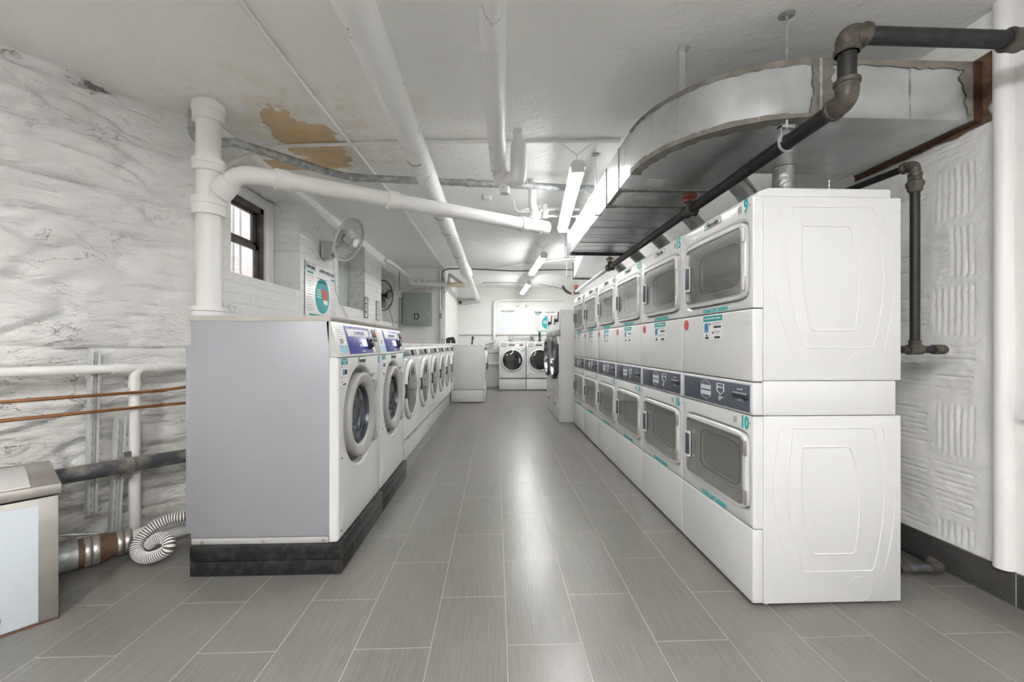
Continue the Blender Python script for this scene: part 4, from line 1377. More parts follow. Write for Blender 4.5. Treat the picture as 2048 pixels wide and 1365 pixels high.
# window_1 in the first opening
win = thing('window_1', '', 'window')
del win['label'], win['category']
win['kind'] = 'structure'
m = MB()
for y0, y1, z0, z1 in ((4.04, 4.165, 1.64, 2.455), (3.16, 3.24, 1.64, 2.455), (3.24, 4.04, 2.36, 2.455)):
    m.box(-2.19, -2.135, y0, y1, z0, z1, 0.006)
m.box(-2.165, -2.125, 4.115, 4.165, 1.64, 2.46, 0.004)
obj('casing', m, M['conduit'], win, label='white painted casing')
m = MB()
for y0, y1, z0, z1 in ((3.985, 4.045, 1.655, 2.365), (3.235, 3.29, 1.655, 2.365), (3.235, 4.045, 2.31, 2.375), (3.235, 4.045, 1.655, 1.69)):
    m.box(-2.20, -2.155, y0, y1, z0, z1, 0.004)
obj('frame', m, M['brown'], win, label='dark brown frame')
m = MB()
for z0, z1, dx in ((1.675, 2.01, 0.0), (2.01, 2.33, -0.022)):
    for y0, y1, a, b in ((3.93, 3.99, z0, z1), (3.285, 3.33, z0, z1), (3.285, 3.99, z0, z0 + 0.032), (3.285, 3.99, z1 - 0.045, z1)):
        m.box(-2.195 + dx, -2.168 + dx, y0, y1, a, b, 0.003)
obj('sashes', m, M['brown'], win, label='dark brown sashes')
m = MB()
m.box(-2.184, -2.180, 3.30, 3.96, 1.69, 1.995).box(-2.206, -2.202, 3.30, 3.96, 2.02, 2.30)
obj('pane', m, M['windowglass'], win)
m = MB()
for k in range(7):
    y = 3.33 + 0.105 * k
    m.cyl((-2.32, y, 1.60), (-2.32, y, 2.5), 0.011, n=8)
obj('window_bars', m, M['conduit'], win, label='pale bars outside the glass')
m = MB().box(-3.6, -3.45, 2.2, 6.5, -0.5, 3.0)
o = struct('wall_outside', m, M['outbrick'])

# return wall, side wall and far wall
m = MB()
m.quad((XB - 0.3, 8.36, 0), (-0.985, 8.36, 0), (-0.985, 8.36, CZ), (XB - 0.3, 8.36, CZ))
m.quad((-0.985, 8.36, 0), (-0.985, 11.12, 0), (-0.985, 11.12, CZ), (-0.985, 8.36, CZ))
struct('wall_return', m, M['plainwall'], recalc=False, smooth=False)
m = MB()
m.quad((-1.0, 11.1, 0), (2.4, 11.1, 0), (2.4, 11.1, CZ), (-1.0, 11.1, CZ))
struct('wall_far', m, M['plainwall'], recalc=False)
m = MB()
m.quad((2.4, -4.5, 0), (-4.5, -4.5, 0), (-4.5, -4.5, CZ), (2.4, -4.5, CZ))
struct('wall_rear', m, M['plainwall'], recalc=False)
m = MB().prism([(-0.98, 2.305), (-0.42, 2.28), (-0.40, 2.205), (-0.88, 2.135), (-0.98, 2.145)], 10.94, 11.1, plane='XZ')
struct('trim_2', m, M['beam'], sharp=20)

# right wall: scored clay tile under thick paint near the camera
m = MB()
ya, yb = 1.15, 2.75
NY, NZ2 = 230, 400
rows = [(0.14, 0.27, 'v'), (0.27, 0.555, 'h'), (0.555, 0.845, 'v'), (0.845, 1.13, 'h'), (1.13, 1.415, 'v'), (1.415, 1.70, 'v2'),
        (1.70, 1.985, 'v'), (1.985, 2.27, 'h'), (2.27, 2.62, 'h')]


def score(y, z):
    wob = 0.010 * noise.noise(V((y * 7, z * 7, 1)))
    for z0, z1, kind in rows:
        if z0 <= z < z1:
            edge = min(z - z0, z1 - z) - 0.02 + wob
            if y > 2.085 + wob * 2:
                kind, y0, y1 = 'h', 2.085, 2.80
            elif y > 1.845:
                y0, y1 = 1.875, 2.085
                if kind == 'v2':
                    kind = 'v' if y < 2.0 else 'h'
            elif y < 1.70:
                kind, y0, y1 = ('v' if kind == 'h' else 'h'), 1.2, 1.70
            else:
                return 0.0
            edge = min(edge, y - y0 - 0.012 + wob, y1 - y - 0.012 + wob)
            k = max(0.0, min(1.0, edge / 0.012))
            u = y if kind == 'v' else z + 0.3 * wob + 0.05 * (y - 2.0) * 0.3
            ph = (u / 0.0285) % 1.0
            if kind == 'v':
                g = max(0.0, math.cos((ph - 0.5) * 2 * PI)) ** 1.5
                return -0.0075 * k * g * (0.7 + 0.5 * noise.noise(V((y * 20, z * 4, 2))))
            g = max(0.0, 1 - abs(ph - 0.5) / 0.13)
            return -0.007 * k * g * (0.5 + 0.9 * abs(noise.noise(V((y * 6, round(u / 0.0285) * 3.1, 4)))) + 0.2)
    return 0.0


grid = []
for i in range(NY + 1):
    y = ya + (yb - ya) * i / NY
    row = []
    for k in range(NZ2 + 1):
        z = CZ * k / NZ2
        h = score(y, z) + 0.006 * noise.noise(V((y * 5, z * 5, 0))) + 0.003 * noise.noise(V((y * 24, z * 24, 6)))
        row.append(m.bm.verts.new((RW - h, y, z)))
    grid.append(row)
for i in range(NY):
    for k in range(NZ2):
        m.bm.faces.new((grid[i][k], grid[i][k + 1], grid[i + 1][k + 1], grid[i + 1][k]))
for a, b in ((-4.6, ya), (yb, 11.2)):
    m.quad((RW, a, 0), (RW, a, CZ), (RW, b, CZ), (RW, b, 0))
struct('wall_right', m, M['rightwall'], recalc=False, sharp=70)
m = MB()
y = -0.745
while y < 4.0:
    m.box(RW - 0.012, RW + 0.02, y + 0.002, y + 0.615, 0.0, 0.142, 0.002)
    y += 0.617
struct('baseboard_right', m, M['baseboard'])
m = MB().box(RW - 0.010, RW + 0.019, -0.75, 4.1, 0.001, 0.140)
struct('trim_3', m, M['grout'])

# ------------------------------------------------------------------ pipes on the left
t = thing('soil_stack', 'thick white painted vertical stack pipe in the corner behind washer 17', 'pipe', (-1.765, 2.69, 0))
obj('pipe', MB().cyl((0, 0, 0), (0, 0, 2.6), 0.066, n=32), M['pvc'], t)
for z0, z1, e in ((2.475, 2.585, 0.018), (2.165, 2.245, 0.018), (1.90, 2.01, 0.022), (1.27, 1.345, 0.024)):
    m = MB().lathe([(0.066, 0), (0.066 + e, 0.002), (0.066 + e, (z1 - z0) * 0.55), (0.066 + e * 1.25, (z1 - z0) * 0.6), (0.066 + e * 1.25, (z1 - z0) * 0.95), (0.066, z1 - z0)],
                   (0, 0, z0), (0, 0, 1), 32)
    obj('coupling', m, M['pvc'], t)
t = thing('drain_branch', 'white painted drain pipe branching off the stack and crossing under the ceiling', 'pipe', (-1.765, 2.69, 1.96))
o_ = V((-1.765, 2.69, 1.96))
pts = [V(p) - o_ for p in [(-1.765, 2.69, 1.97), (-1.60, 2.675, 2.135), (-1.53, 2.68, 2.155), (-1.42, 2.715, 2.155), (0.46, 3.86, 2.165)]]
obj('pipe', MB().tube(fillet(pts, 0.09, 6), 0.054, 24), M['pvc'], t)


def along(p, q, f):
    return lerp3(p, q, f)


P, Q = pts[3], pts[4]
for f0, f1, r in ((0.015, 0.055, 0.066), (0.335, 0.375, 0.068), (0.865, 0.905, 0.068), (0.96, 1.0, 0.068)):
    m = MB().tube([along(P, Q, f0), along(P, Q, f0 + 0.004), along(P, Q, f0 + 0.012), along(P, Q, f1)], [0.054, r, r * 0.97, r * 0.95], 24)
    obj('coupling', m, M['pvc'], t)
m = MB().tube([lerp3(pts[0], pts[1], 0.38), lerp3(pts[0], pts[1], 0.42), lerp3(pts[0], pts[1], 0.85)], [0.056, 0.069, 0.066], 24)
obj('wye_hub', m, M['pvc'], t)
k = along(P, Q, 0.94)
m = MB().tube(fillet([k, k + V((0, 0, 0.12)), k + V((-0.02, 0.05, 0.2)), k + V((-0.02, 0.05, 0.433))], 0.05, 5), 0.036, 18)
m.lathe([(0.036, 0), (0.055, 0.01), (0.055, 0.05), (0.036, 0.06)], k + V((0, 0.0, 0.07)), (0, 0.1, 1), 18)
obj('riser', m, M['pvc'], t)

t = thing('conduit', 'grey galvanised conduit with an elbow behind the stack, crossing beneath the ceiling', 'conduit', (-1.93, 2.80, 2.6))
o_ = V((-1.93, 2.80, 2.6))
pts = [V(p) - o_ for p in [(-1.925, 2.79, 2.6), (-1.925, 2.79, 2.40), (-1.70, 2.85, 2.43), (-1.24, 3.55, 2.487), (0.95, 3.78, 2.50)]]
obj('pipe', MB().tube(fillet(pts[:3], 0.09, 6) + fillet(pts[2:], 0.15, 6)[1:], 0.029, 20), M['galvpipe'], t)
for f in (0.02, 0.45, 0.93):
    c0 = lerp3(pts[3], pts[4], f)
    obj('coupling', MB().tube([c0, c0 + (pts[4] - pts[3]).normalized() * 0.07], 0.034, 20), M['galvpipe'], t)

t = thing('insulated_pipe', 'thick white insulated pipe running along the ceiling left of centre to the far wall', 'pipe', (-0.53, 1.64, 2.42))
o_ = V((-0.53, 1.64, 2.42))
pA, pB, pC, pD = V((-0.545, 0.3, 2.425)) - o_, V((-0.50, 7.1, 2.335)) - o_, V((-0.495, 7.5, 2.33)) - o_, V((-0.475, 10.99, 2.285)) - o_
obj('jacket', MB().tube([lerp3(pA, pB, i / 30) + V((0.004 * noise.noise(V((i, 0, 0))), 0, 0.004 * noise.noise(V((i, 5, 0))))) for i in range(31)], 0.079, 28), M['insul'], t)
obj('thin_section', MB().tube([pB, pC, pD], 0.058, 24), M['pvc'], t)
for f in (0.16, 0.36, 0.55, 0.62, 0.86):
    c0 = lerp3(pA, pB, f)
    obj('band', MB().tube([c0, c0 + V((0, 0.014, 0))], 0.0815, 28), M['insul'], t)
for f in (0.38, 0.555, 0.635, 0.80):
    c0 = lerp3(pA, pB, f)
    m = MB().tube([c0 + V((0.0798 * math.cos(q), 0.02 * math.sin(q * 2), 0.0798 * math.sin(q))) for q in [-2.6 + 0.13 * i for i in range(12)]], 0.0022, 6)
    obj('seam_gap', m, M['ink'], t, label='dark open seam')
m = MB().tube([pB + V((0, -0.1, 0)), pB, pB + V((0, 0.15, 0)), pB + V((0, 0.3, 0)), pB + V((0, 0.45, 0))], [0.079, 0.10, 0.085, 0.095, 0.06], 20)
obj('fitting', m, M['insul'], t)

t = thing('insulated_pipe', 'white insulated ceiling pipe just right of the thick one, ending at a short riser', 'pipe', (0.0, 1.6, 2.41))
o_ = V((0.0, 1.6, 2.41))
pts = [V(p) - o_ for p in [(-0.045, 0.3, 2.455), (0.015, 3.02, 2.365), (0.05, 3.10, 2.29)]]
obj('jacket', MB().tube(fillet(pts, 0.06, 6), 0.056, 26), M['insul'], t)
m = MB().tube([V((0.045, 3.09, 2.30)) - o_, V((0.16, 3.02, 2.30)) - o_], 0.05, 20)
m.cyl(V((0.062, 3.08, 2.31)) - o_, V((0.062, 3.08, 2.20)) - o_, 0.036, n=20)
obj('elbow', m, M['insul'], t)
m = MB().tube([V((0.155, 2.96, z)) - o_ for z in (2.22, 2.235, 2.27, 2.33, 2.50, 2.525, 2.53, 2.60)], [0.018, 0.040, 0.054, 0.056, 0.055, 0.045, 0.036, 0.036], 26)
obj('riser', m, M['insul'], t)

# thin white conduits under the ceiling
m = MB().tube([(-1.10, 0.4, 2.585), (-1.10, 1.86, 2.585), (-1.094, 2.365, 2.585), (-1.023, 4.365, 2.585), (-1.0, 8.33, 2.585)], 0.0125, 12)
m.tube([(-1.0, 4.6, 2.585), (-0.975, 8.33, 2.585)], 0.008, 10)
tag(obj('conduit', m, M['conduit']), 'thin white conduit running along the ceiling left of the thick insulated pipe', 'conduit')
m = MB().tube(fillet([(-1.90, 2.95, 2.27), (-1.72, 3.05, 2.45), (-1.60, 3.22, 2.583), (-0.479, 3.116, 2.583), (0.895, 3.049, 2.583)], 0.12, 6), 0.0135, 12)
tag(obj('conduit', m, M['conduit']), 'thin white conduit crossing the ceiling over the bare tan plaster patch', 'conduit')
m = MB().tube(fillet([(-0.93, 8.0, 2.575), (-0.30, 8.2, 2.57), (0.55, 7.6, 2.555), (1.05, 7.3, 2.57), (1.4, 7.2, 2.585)], 0.1, 4), 0.014, 10)
tag(obj('conduit', m, M['conduit']), 'white conduit crossing the far ceiling behind the middle strip light', 'conduit')
pts = [(-1.02, 8.30, 2.36), (-1.03, 8.1, 2.47), (-0.93, 8.0, 2.525), (-0.6, 8.0, 2.535), (-0.1, 8.0, 2.515), (0.4, 8.0, 2.49), (0.9, 8.0, 2.52), (1.5, 8.0, 2.525)]
m = MB().tube(fillet(pts, 0.25, 8), 0.011, 8)
tag(obj('cable', m, M['darkgrey']), 'black cable strung across the far ceiling beneath the strip lights', 'cable')
m = MB().tube(fillet([(-0.3, 9.3, 2.46), (0.2, 9.3, 2.47), (0.8, 9.3, 2.455), (1.2, 9.3, 2.40), (1.6, 9.3, 2.30)], 0.3, 6), 0.009, 8)
tag(obj('cable', m, M['grayprint']), 'thin grey cable sagging towards the gas pipe at the far right', 'cable')

# two painted pipes tied into the duct, right of the drain branch
t = thing('sprinkler_pipes', 'two thin white pipes and a valve beside the duct near the first strip light', 'pipe', (0.50, 4.35, 2.5))
m = MB().tube([(0.0, 0, 0.0), (0.36, 0, 0.0)], 0.016, 12).tube([(0.0, 0.05, -0.055), (0.36, 0.05, -0.055)], 0.013, 12)
obj('pipes', m, M['conduit'], t)
m = MB().cyl((0, 0.02, -0.085), (0, 0.02, 0.05), 0.030, n=16).cyl((-0.05, 0.02, -0.01), (0.04, 0.02, -0.01), 0.024, n=16)
obj('valve_body', m, M['conduit'], t)
m = MB().tube(fillet([(-0.02, 0.02, 0.02), (-0.20, 0.02, -0.03), (-0.30, 0.02, -0.02), (-0.32, 0.02, 0.09)], 0.05, 5), 0.006, 8)
m.tube(fillet([(-0.0, 0.02, 0.04), (-0.12, 0.02, 0.02), (-0.24, 0.02, -0.01)], 0.05, 5), 0.006, 8)
obj('cord', m, M['conduit'], t, label='thin white cord')
m = MB().lathe([(0.045, 0.0), (0.045, -0.018), (0.034, -0.03), (0.0, -0.03)], (-0.09, 4.30, 2.60), (0, 0, 1), 24)
m.box(-0.13, -0.05, 4.255, 4.345, 2.575, 2.60, 0.006)
tag(obj('junction_box', m, M['conduit']), 'small white ceiling junction box beneath the galvanised conduit', 'junction box')

# lower left: white pipe with tee, copper lines, gas line, struts
t = thing('water_pipe', 'white painted pipe along the rough wall with a tee and vertical drop', 'pipe', (-2.31, 2.08, 0.98))
o_ = V((-2.31, 2.08, 0.98))


def W3(s_, off, z):
    """point on the near left wall, s_ measured from A along the wall, off into the room"""
    p = A + dirn * s_ + nrm * off
    return V((p.x, p.y, z))


pl = [W3(-0.9, 0.10, 0.985), W3(0.0, 0.10, 0.98), W3(0.80, 0.10, 0.972)]
obj('run', MB().tube([p - o_ for p in pl], 0.0245, 20), M['pvc'], t)
tee = W3(0.485, 0.10, 0.975)
m = MB().tube(fillet([W3(0.60, 0.10, 0.974) - o_, tee - o_, V((tee.x, tee.y, 0.02)) - o_], 0.07, 8), 0.0265, 20)
obj('drop', m, M['pvc'], t)
for s0, s1 in ((0.385, 0.455), (0.585, 0.66)):
    obj('coupling', MB().tube([W3(s0, 0.10, 0.976) - o_, W3(s1, 0.10, 0.974) - o_], 0.030, 20), M['pvc'], t)
obj('coupling', MB().tube([V((tee.x, tee.y, 0.90)) - o_, V((tee.x, tee.y, 0.865)) - o_], 0.030, 20), M['pvc'], t)
for nm, z0, z1, z2, lb in (('upper', 0.845, 0.838, 0.856, 'upper of two copper water lines on the rough left wall'),
                           ('lower', 0.758, 0.752, 0.745, 'lower of two copper water lines on the rough left wall')):
    t = thing('copper_pipe', lb, 'pipe', tuple(W3(0.0, 0.14, z0)), group='copper water lines')
    o_ = W3(0.0, 0.14, z0)
    pts = [W3(-0.8, 0.14, z0 + 0.006) - o_, V((0, 0, 0)), W3(0.585, 0.14, z1) - o_, W3(0.85, 0.14, z2) - o_]
    obj('tube', MB().tube(pts, 0.009, 14), M['copper'], t)
    for f in (0.56, 0.60):
        m = MB().tube([W3(f - 0.012, 0.14, z1) - o_, W3(f + 0.012, 0.14, z1) - o_], 0.011, 14)
        obj('solder_joint', m, M['copper'], t)


def strut(name, label, p0, p1, w, group):
    """slotted channel: open U section with oval holes"""
    t = thing(name, label, 'bracket', tuple(p0), group=group)
    d = V(p1) - V(p0)
    L = d.length
    az = d.normalized()
    ay = (nrm - az * nrm.dot(az)).normalized()
    ax = ay.cross(az)
    fr = Matrix((ax, ay, az)).transposed().to_4x4()
    m = MB()
    for s_ in (-1, 1):
        m.box(s_ * w / 2 - 0.002, s_ * w / 2 + 0.002, -0.018, 0.022, 0, L)
        m.box(min(s_ * w / 2, s_ * (w / 2 - 0.009)), max(s_ * w / 2, s_ * (w / 2 - 0.009)), 0.019, 0.022, 0, L)
    m.box(-w / 2, w / 2, -0.021, -0.018, 0, L)
    obj('channel', m.xform(fr), M['zinc'], t)
    m = MB()
    k = 0.035
    while k < L - 0.03:
        pts = [(math.cos(q) * w * 0.23, -0.0175, k + math.sin(q) * w * 0.36) for q in [2 * PI * i / 16 for i in range(16)]]
        m.bm.faces.new([m.bm.verts.new(p) for p in pts])
        k += 0.056
    obj('slots', m.xform(fr), M['grayprint'], t, label='dark ovals painted for the shaded slots')  # no real holes: their shade is painted as flat dark ovals
    return t


strut('strut_channel', 'long slotted metal channel behind the white pipe and copper lines', W3(0.31, 0.055, 0.195), W3(0.325, 0.055, 1.085), 0.038, 'slotted wall channels')
strut('strut_channel', 'shorter slotted metal channel tilted behind the clamp of the dark steel pipe', W3(0.395, 0.085, 0.02), W3(0.425, 0.085, 0.705), 0.040, 'slotted wall channels')
t = thing('steel_pipe', 'dark weathered steel pipe from the stainless box to behind washer 17', 'pipe', tuple(W3(0.10, 0.17, 0.455)))
o_ = W3(0.10, 0.17, 0.455)
obj('run', MB().tube([W3(0.115, 0.17, 0.455) - o_, W3(0.78, 0.17, 0.425) - o_], 0.040, 24), M['rustpipe'], t)
c0, c1 = W3(0.405, 0.17, 0.443) - o_, W3(0.440, 0.17, 0.4415) - o_
m = MB().tube([c0, c1], 0.0445, 24)
m.obox(lerp3(c0, c1, 0.5) + V((0, 0, -0.052)), dirn, nrm, (0, 0, 1), 0.017, 0.006, 0.018)
m.obox(lerp3(c0, c1, 0.5) + V((0, 0, 0.055)), dirn, nrm, (0, 0, 1), 0.017, 0.006, 0.020)
obj('clamp', m, M['steel'], t, label='bright steel pipe clamp')

t = thing('drain_pipe', 'floor-level drain pipe with rubber couplings and steel bands beside the box', 'pipe', (-2.10, 2.17, 0))
o_ = V((-2.10, 2.17, 0))
d0, d1 = V((-2.125, 2.125, 0.074)) - o_, V((-1.58, 2.71, 0.074)) - o_
dd = (d1 - d0).normalized()


def D(a):
    return d0 + dd * a


obj('pipe', MB().tube([D(0), D(0.12)], 0.066, 28), M['galvpipe'], t)
obj('white_pipe', MB().tube([D(0.26), D(0.80)], 0.052, 28), M['pvc'], t, label='white painted section')
obj('rubber_sleeve', MB().tube([D(0.085), D(0.11), D(0.185), D(0.20), D(0.22), D(0.285)], [0.070, 0.070, 0.070, 0.064, 0.060, 0.060], 28), M['rubber'], t, label='rusty brown rubber sleeve')
for a, b, r in ((0.105, 0.130, 0.0725), (0.133, 0.162, 0.0735), (0.225, 0.250, 0.0635), (0.253, 0.282, 0.0640)):
    obj('steel_band', MB().tube([D(a), D(a + 0.003), D(b - 0.003), D(b)], [r - 0.002, r, r, r - 0.002], 28), M['steel'], t, label='bright steel band')
m = MB().tube([D(0.0) + V((-0.05, 0.05, 0.10)), D(0.13) + V((-0.03, 0.06, 0.06))], 0.007, 8)
obj('rod', m, M['galvpipe'], t)


def corrugated(name, label, pts, r, pitch=0.0115):
    path = [V(p) for p in pts]
    # resample evenly
    L = [0.0]
    for a, b in zip(path, path[1:]):
        L.append(L[-1] + (b - a).length)
    tot = L[-1]
    step = pitch / 4
    out, rs, val = [], [], []
    i = 0
    k = 0
    while k * step < tot:
        d = k * step
        while L[i + 1] < d:
            i += 1
        f = (d - L[i]) / max(L[i + 1] - L[i], 1e-9)
        out.append(path[i].lerp(path[i + 1], f))
        ph = k % 4
        rs.append(r if ph in (1, 2) else r - 0.0035)
        val.append(1.0 if ph in (1, 2) else 0.0)
        k += 1
    m = MB().tube(out, rs, 24)
    n = len(out)
    o = obj(name, m, M['hose'], sharp=80)
    at = o.data.attributes.new('stripe', 'FLOAT', 'POINT')
    vals = []
    for v in val:
        vals += [v] * 24
    at.data.foreach_set('value', vals)
    return tag(o, label, 'hose', 'striped drain hoses')


hose_pts = [(-1.60, 2.55, 0.175), (-1.703, 2.43, 0.165), (-1.78, 2.385, 0.158), (-1.835, 2.335, 0.128), (-1.857, 2.285, 0.08), (-1.83, 2.25, 0.042),
            (-1.767, 2.225, 0.031), (-1.69, 2.215, 0.055), (-1.650, 2.215, 0.088), (-1.672, 2.235, 0.118), (-1.735, 2.255, 0.116), (-1.79, 2.28, 0.075)]


def spline(P, n=12):
    P = [V(p) for p in P]
    P = [P[0] * 2 - P[1]] + P + [P[-1] * 2 - P[-2]]
    out = []
    for i in range(1, len(P) - 2):
        a, b, c, d = P[i - 1:i + 3]
        for k in range(n):
            t = k / n
            out.append(0.5 * ((2 * b) + (c - a) * t + (2 * a - 5 * b + 4 * c - d) * t * t + (3 * b - a - 3 * c + d) * t ** 3))
    out.append(P[-2])
    return out


hp = []
for k in range(0, 60):
    a = PI / 2 + 0.25 + k * 2 * PI * 0.80 / 59
    rad = 0.098 - 0.052 * max(0, k - 18) / 41
    hp.append(W3(0.50 + rad * math.cos(a), 0.30 - 0.0012 * k, 0.152 + rad * math.sin(a) * 0.88))
lead = [W3(0.86, 0.24, 0.255), W3(0.74, 0.26, 0.262), W3(0.62, 0.28, 0.258), W3(0.54, 0.295, 0.247)]
corrugated('drain_hose', 'white and brown ribbed drain hose curled into a loop beside washer 17', spline([(x * 0.98, y * 0.98, (z - 1.11) * 0.98 + 1.11) for x, y, z in hose_pts]), 0.028)
corrugated('drain_hose', 'end of a second ribbed hose low behind the left edge of washer 17', [(-1.52, 2.50, 0.085), (-1.60, 2.42, 0.075), (-1.632, 2.385, 0.052)], 0.027)

# stainless box in the near left corner
t = thing('stainless_box', 'low stainless box with a pale blue front panel in the lower left corner', 'box', (-1.775, 1.80, 0), math.atan2(0.75, 0.66))
m = MB().box(-0.60, 0.0, 0.0, 0.52, 0.0, 0.50, 0.003)
obj('body', m, M['steel'], t)
m = MB().box(-0.61, 0.008, -0.008, 0.53, 0.508, 0.548, 0.003)
obj('lid', m, M['steel'], t)
m = MB().box(-0.60, -0.055, -0.004, 0.002, 0.012, 0.475, 0.001)
obj('front_panel', m, M['bluishpanel'], t, label='pale blue front panel')
m = MB().box(-0.60, -0.075, 0.02, 0.48, 0.5465, 0.5505, 0.001)
obj('top_sheet', m, M['palelabel'], t, label='pale grey top sheet')
m = MB().tube([(-0.60, -0.002, 0.002), (0.001, -0.002, 0.002), (0.001, 0.52, 0.002)], 0.004, 6)
obj('base_rust', m, M['rust'], t, label='rusty base edge')
m = MB().prism([(-0.165, 0.02), (-0.15, 0.075), (-0.155, 0.02)], -0.006, -0.004, plane='XZ')
obj('torn_mark', m, M['ink'], t, label='dark torn mark')


# ------------------------------------------------------------------ posters, fan, panel
def poster(name, label, loc, rz, w, h, hidden=False):
    t = thing(name, label, 'poster', loc, rz, 'laundry instruction posters')
    obj('sheet', MB().box(-w / 2, w / 2, -0.004, 0.0, 0, h), M['laminate'], t)
    y = -0.0045
    s = w / 0.80
    m = MB().text('LAUNDRY INSTRUCTIONS', 0.045 * s, 0.115 * s, h - 0.052 * s, y, sx=0.72, bold=0.001)
    obj('heading', m, M['ink'], t, label='black heading')
    m = MB().text('Hercules', 0.058 * s, -0.285 * s, h - 0.050 * s, y, sx=0.9, bold=0.002)
    obj('brand', m, M['ink'], t)
    m = MB().tube([(p[0], y, p[2]) for p in tframe(-0.285 * s, h - 0.050 * s, 0.215 * s, 0.066 * s, 0.025)], 0.0025, 6)
    obj('brand_outline', m, M['tealbright'], t, label='teal outline')
    zc = h * 0.43
    m = MB()
    m.loft(0.0, zc, [(circ(0.182 * s), -0.004), (circ(0.182 * s), -0.0048)], n=56, cap1=True)
    o = obj('disc', m, M['tealbright'], t, label='bright teal disc')
    m = MB()
    for k in range(12):
        z = zc + 0.13 * s - 0.024 * s * k
        hw = math.sqrt(max(0.0, (0.15 * s) ** 2 - (z - zc) ** 2))
        if 3 <= k <= 6:
            m.box(-hw, -0.03 * s, -0.0056, -0.004, z - 0.005 * s, z + 0.005 * s)
    obj('disc_lines', m, M['paper'], o)
    m = MB()
    for k in (0, 1, 2, 8, 9, 10):
        z = zc + 0.13 * s - 0.024 * s * k
        hw = 0.75 * math.sqrt(max(0.0, (0.15 * s) ** 2 - (z - zc) ** 2))
        m.box(-hw, hw, -0.0054, -0.004, z - 0.004 * s, z + 0.004 * s)
    obj('disc_text', m, M['blueprint'], o)
    m = MB().prism([(-0.065 * s, zc + 0.07 * s), (0.14 * s, zc + 0.07 * s), (0.13 * s, zc - 0.035 * s), (0.01 * s, zc - 0.035 * s), (-0.01 * s, zc + 0.045 * s)], -0.0062, -0.004)
    obj('hand_shape', m, M['redprint'], o, label='red pointing hand shape')
    m = MB().prism([(0.02 * s, zc - 0.035 * s), (0.13 * s, zc - 0.035 * s), (0.125 * s, zc - 0.085 * s), (0.03 * s, zc - 0.075 * s)], -0.0062, -0.004)
    obj('cuff', m, M['paper'], o)
    m1, m2 = MB(), MB()
    for sx in (-1, 1):
        for k in range(17):
            z = h - 0.14 * s - 0.026 * s * k
            if z < 0.07:
                break
            x0 = sx * 0.375 * s if sx < 0 else 0.215 * s
            ln = (0.155 - 0.03 * ((k * 7) % 3) * 0.5) * s
            (m2 if (k % 5 == 1) else m1).box(x0, x0 + ln, -0.0048, -0.004, z - 0.003 * s, z + 0.003 * s)
    for k in range(2):
        m1.box(-0.13 * s, 0.13 * s, -0.0048, -0.004, h - 0.135 * s - 0.032 * s * k - 0.005, h - 0.135 * s - 0.032 * s * k + 0.005)
    obj('fine_print', m1, M['grayprint'], t)
    obj('fine_print_pink', m2, M['pinkprint'], t, label='pink printed lines')
    m = MB().box(-0.36 * s, -0.23 * s, -0.0048, -0.004, h - 0.115 * s, h - 0.095 * s).box(0.23 * s, 0.36 * s, -0.0048, -0.004, h - 0.115 * s, h - 0.095 * s)
    m.box(-0.32 * s, 0.32 * s, -0.0048, -0.004, 0.022, 0.042)
    obj('teal_print', m, M['teal'], t)
    return t


poster('poster', 'laundry poster with a teal disc on the left wall below the grey fan', (-1.872, 4.668, 1.385), PI / 2, 0.82, 0.565)
poster('poster', 'laundry poster with a teal disc on the far wall, partly behind the coin dryers', (1.36, 11.095, 1.437), 0, 0.74, 0.565)
t = thing('notice', 'white notice with a blue-framed box of text on the far wall', 'notice', (0.30, 11.095, 1.415), 0)
obj('sheet', MB().box(-0.24, 0.24, -0.004, 0, 0, 0.60), M['laminate'], t)
m = MB().text('OUR LAUNDRY', 0.058, 0, 0.565, -0.0045, sx=0.9, bold=0.002)
obj('heading', m, M['ink'], t, label='black heading')
m = MB()
m.tube([(p[0], -0.0045, p[2]) for p in tframe(0, 0.30, 0.38, 0.35, 0.001)], 0.002, 4)
obj('blue_frame', m, M['lightblue'], t, label='thin blue frame')
m = MB()
for k in range(12):
    m.box(-0.16, 0.16 - 0.05 * ((k * 5) % 3) * 0.6, -0.0046, -0.004, 0.445 - 0.027 * k, 0.449 - 0.027 * k)
for k in range(3):
    m.box(-0.17, 0.17, -0.0046, -0.004, 0.10 - 0.03 * k, 0.105 - 0.03 * k)
obj('fine_print', m, M['lightblue'], t)
for y0, y1, z0, z1, lb in ((6.125, 6.315, 1.497, 1.80, 'tall narrow black-framed notice on the pier, left one, near the recess'),
                           (6.735, 6.965, 1.50, 1.80, 'tall narrow black-framed notice on the pier, right one, beside the black fan')):
    t = thing('notice', lb, 'notice', (-1.872, (y0 + y1) / 2, z0), PI / 2, 'narrow framed notices')
    w, h = (y1 - y0) * 0.85, z1 - z0
    obj('sheet', MB().box(-w / 2, w / 2, -0.003, 0, 0, h), M['palelabel'], t)
    m = MB().tube([(p[0], -0.004, p[2]) for p in tframe(0, h / 2, w - 0.012, h - 0.012, 0.001)], 0.005, 4)
    for k in range(1, 5):
        m.box(-w / 2 + 0.01, w / 2 - 0.01, -0.0045, -0.002, h * k / 5 - 0.002, h * k / 5 + 0.002)
        m.box(-w * 0.28, w * 0.22, -0.0045, -0.002, h * (k + 0.45) / 5 - 0.008 * (k % 2) - 0.004, h * (k + 0.45) / 5 + 0.008)
    obj('black_print', m, M['grayprint'] if lb.find('right') > 0 else M['ink'], t, label='black frame and print')
t = thing('notice', 'corner of a white flyer on the right wall at the picture edge', 'notice', (RW - 0.030, 1.59, 0.80), -PI / 2)
m = MB()
m.prism([(-0.11, -0.0), (0.12, -0.02), (0.13, 0.16), (-0.05, 0.16)], -0.003, 0.0)
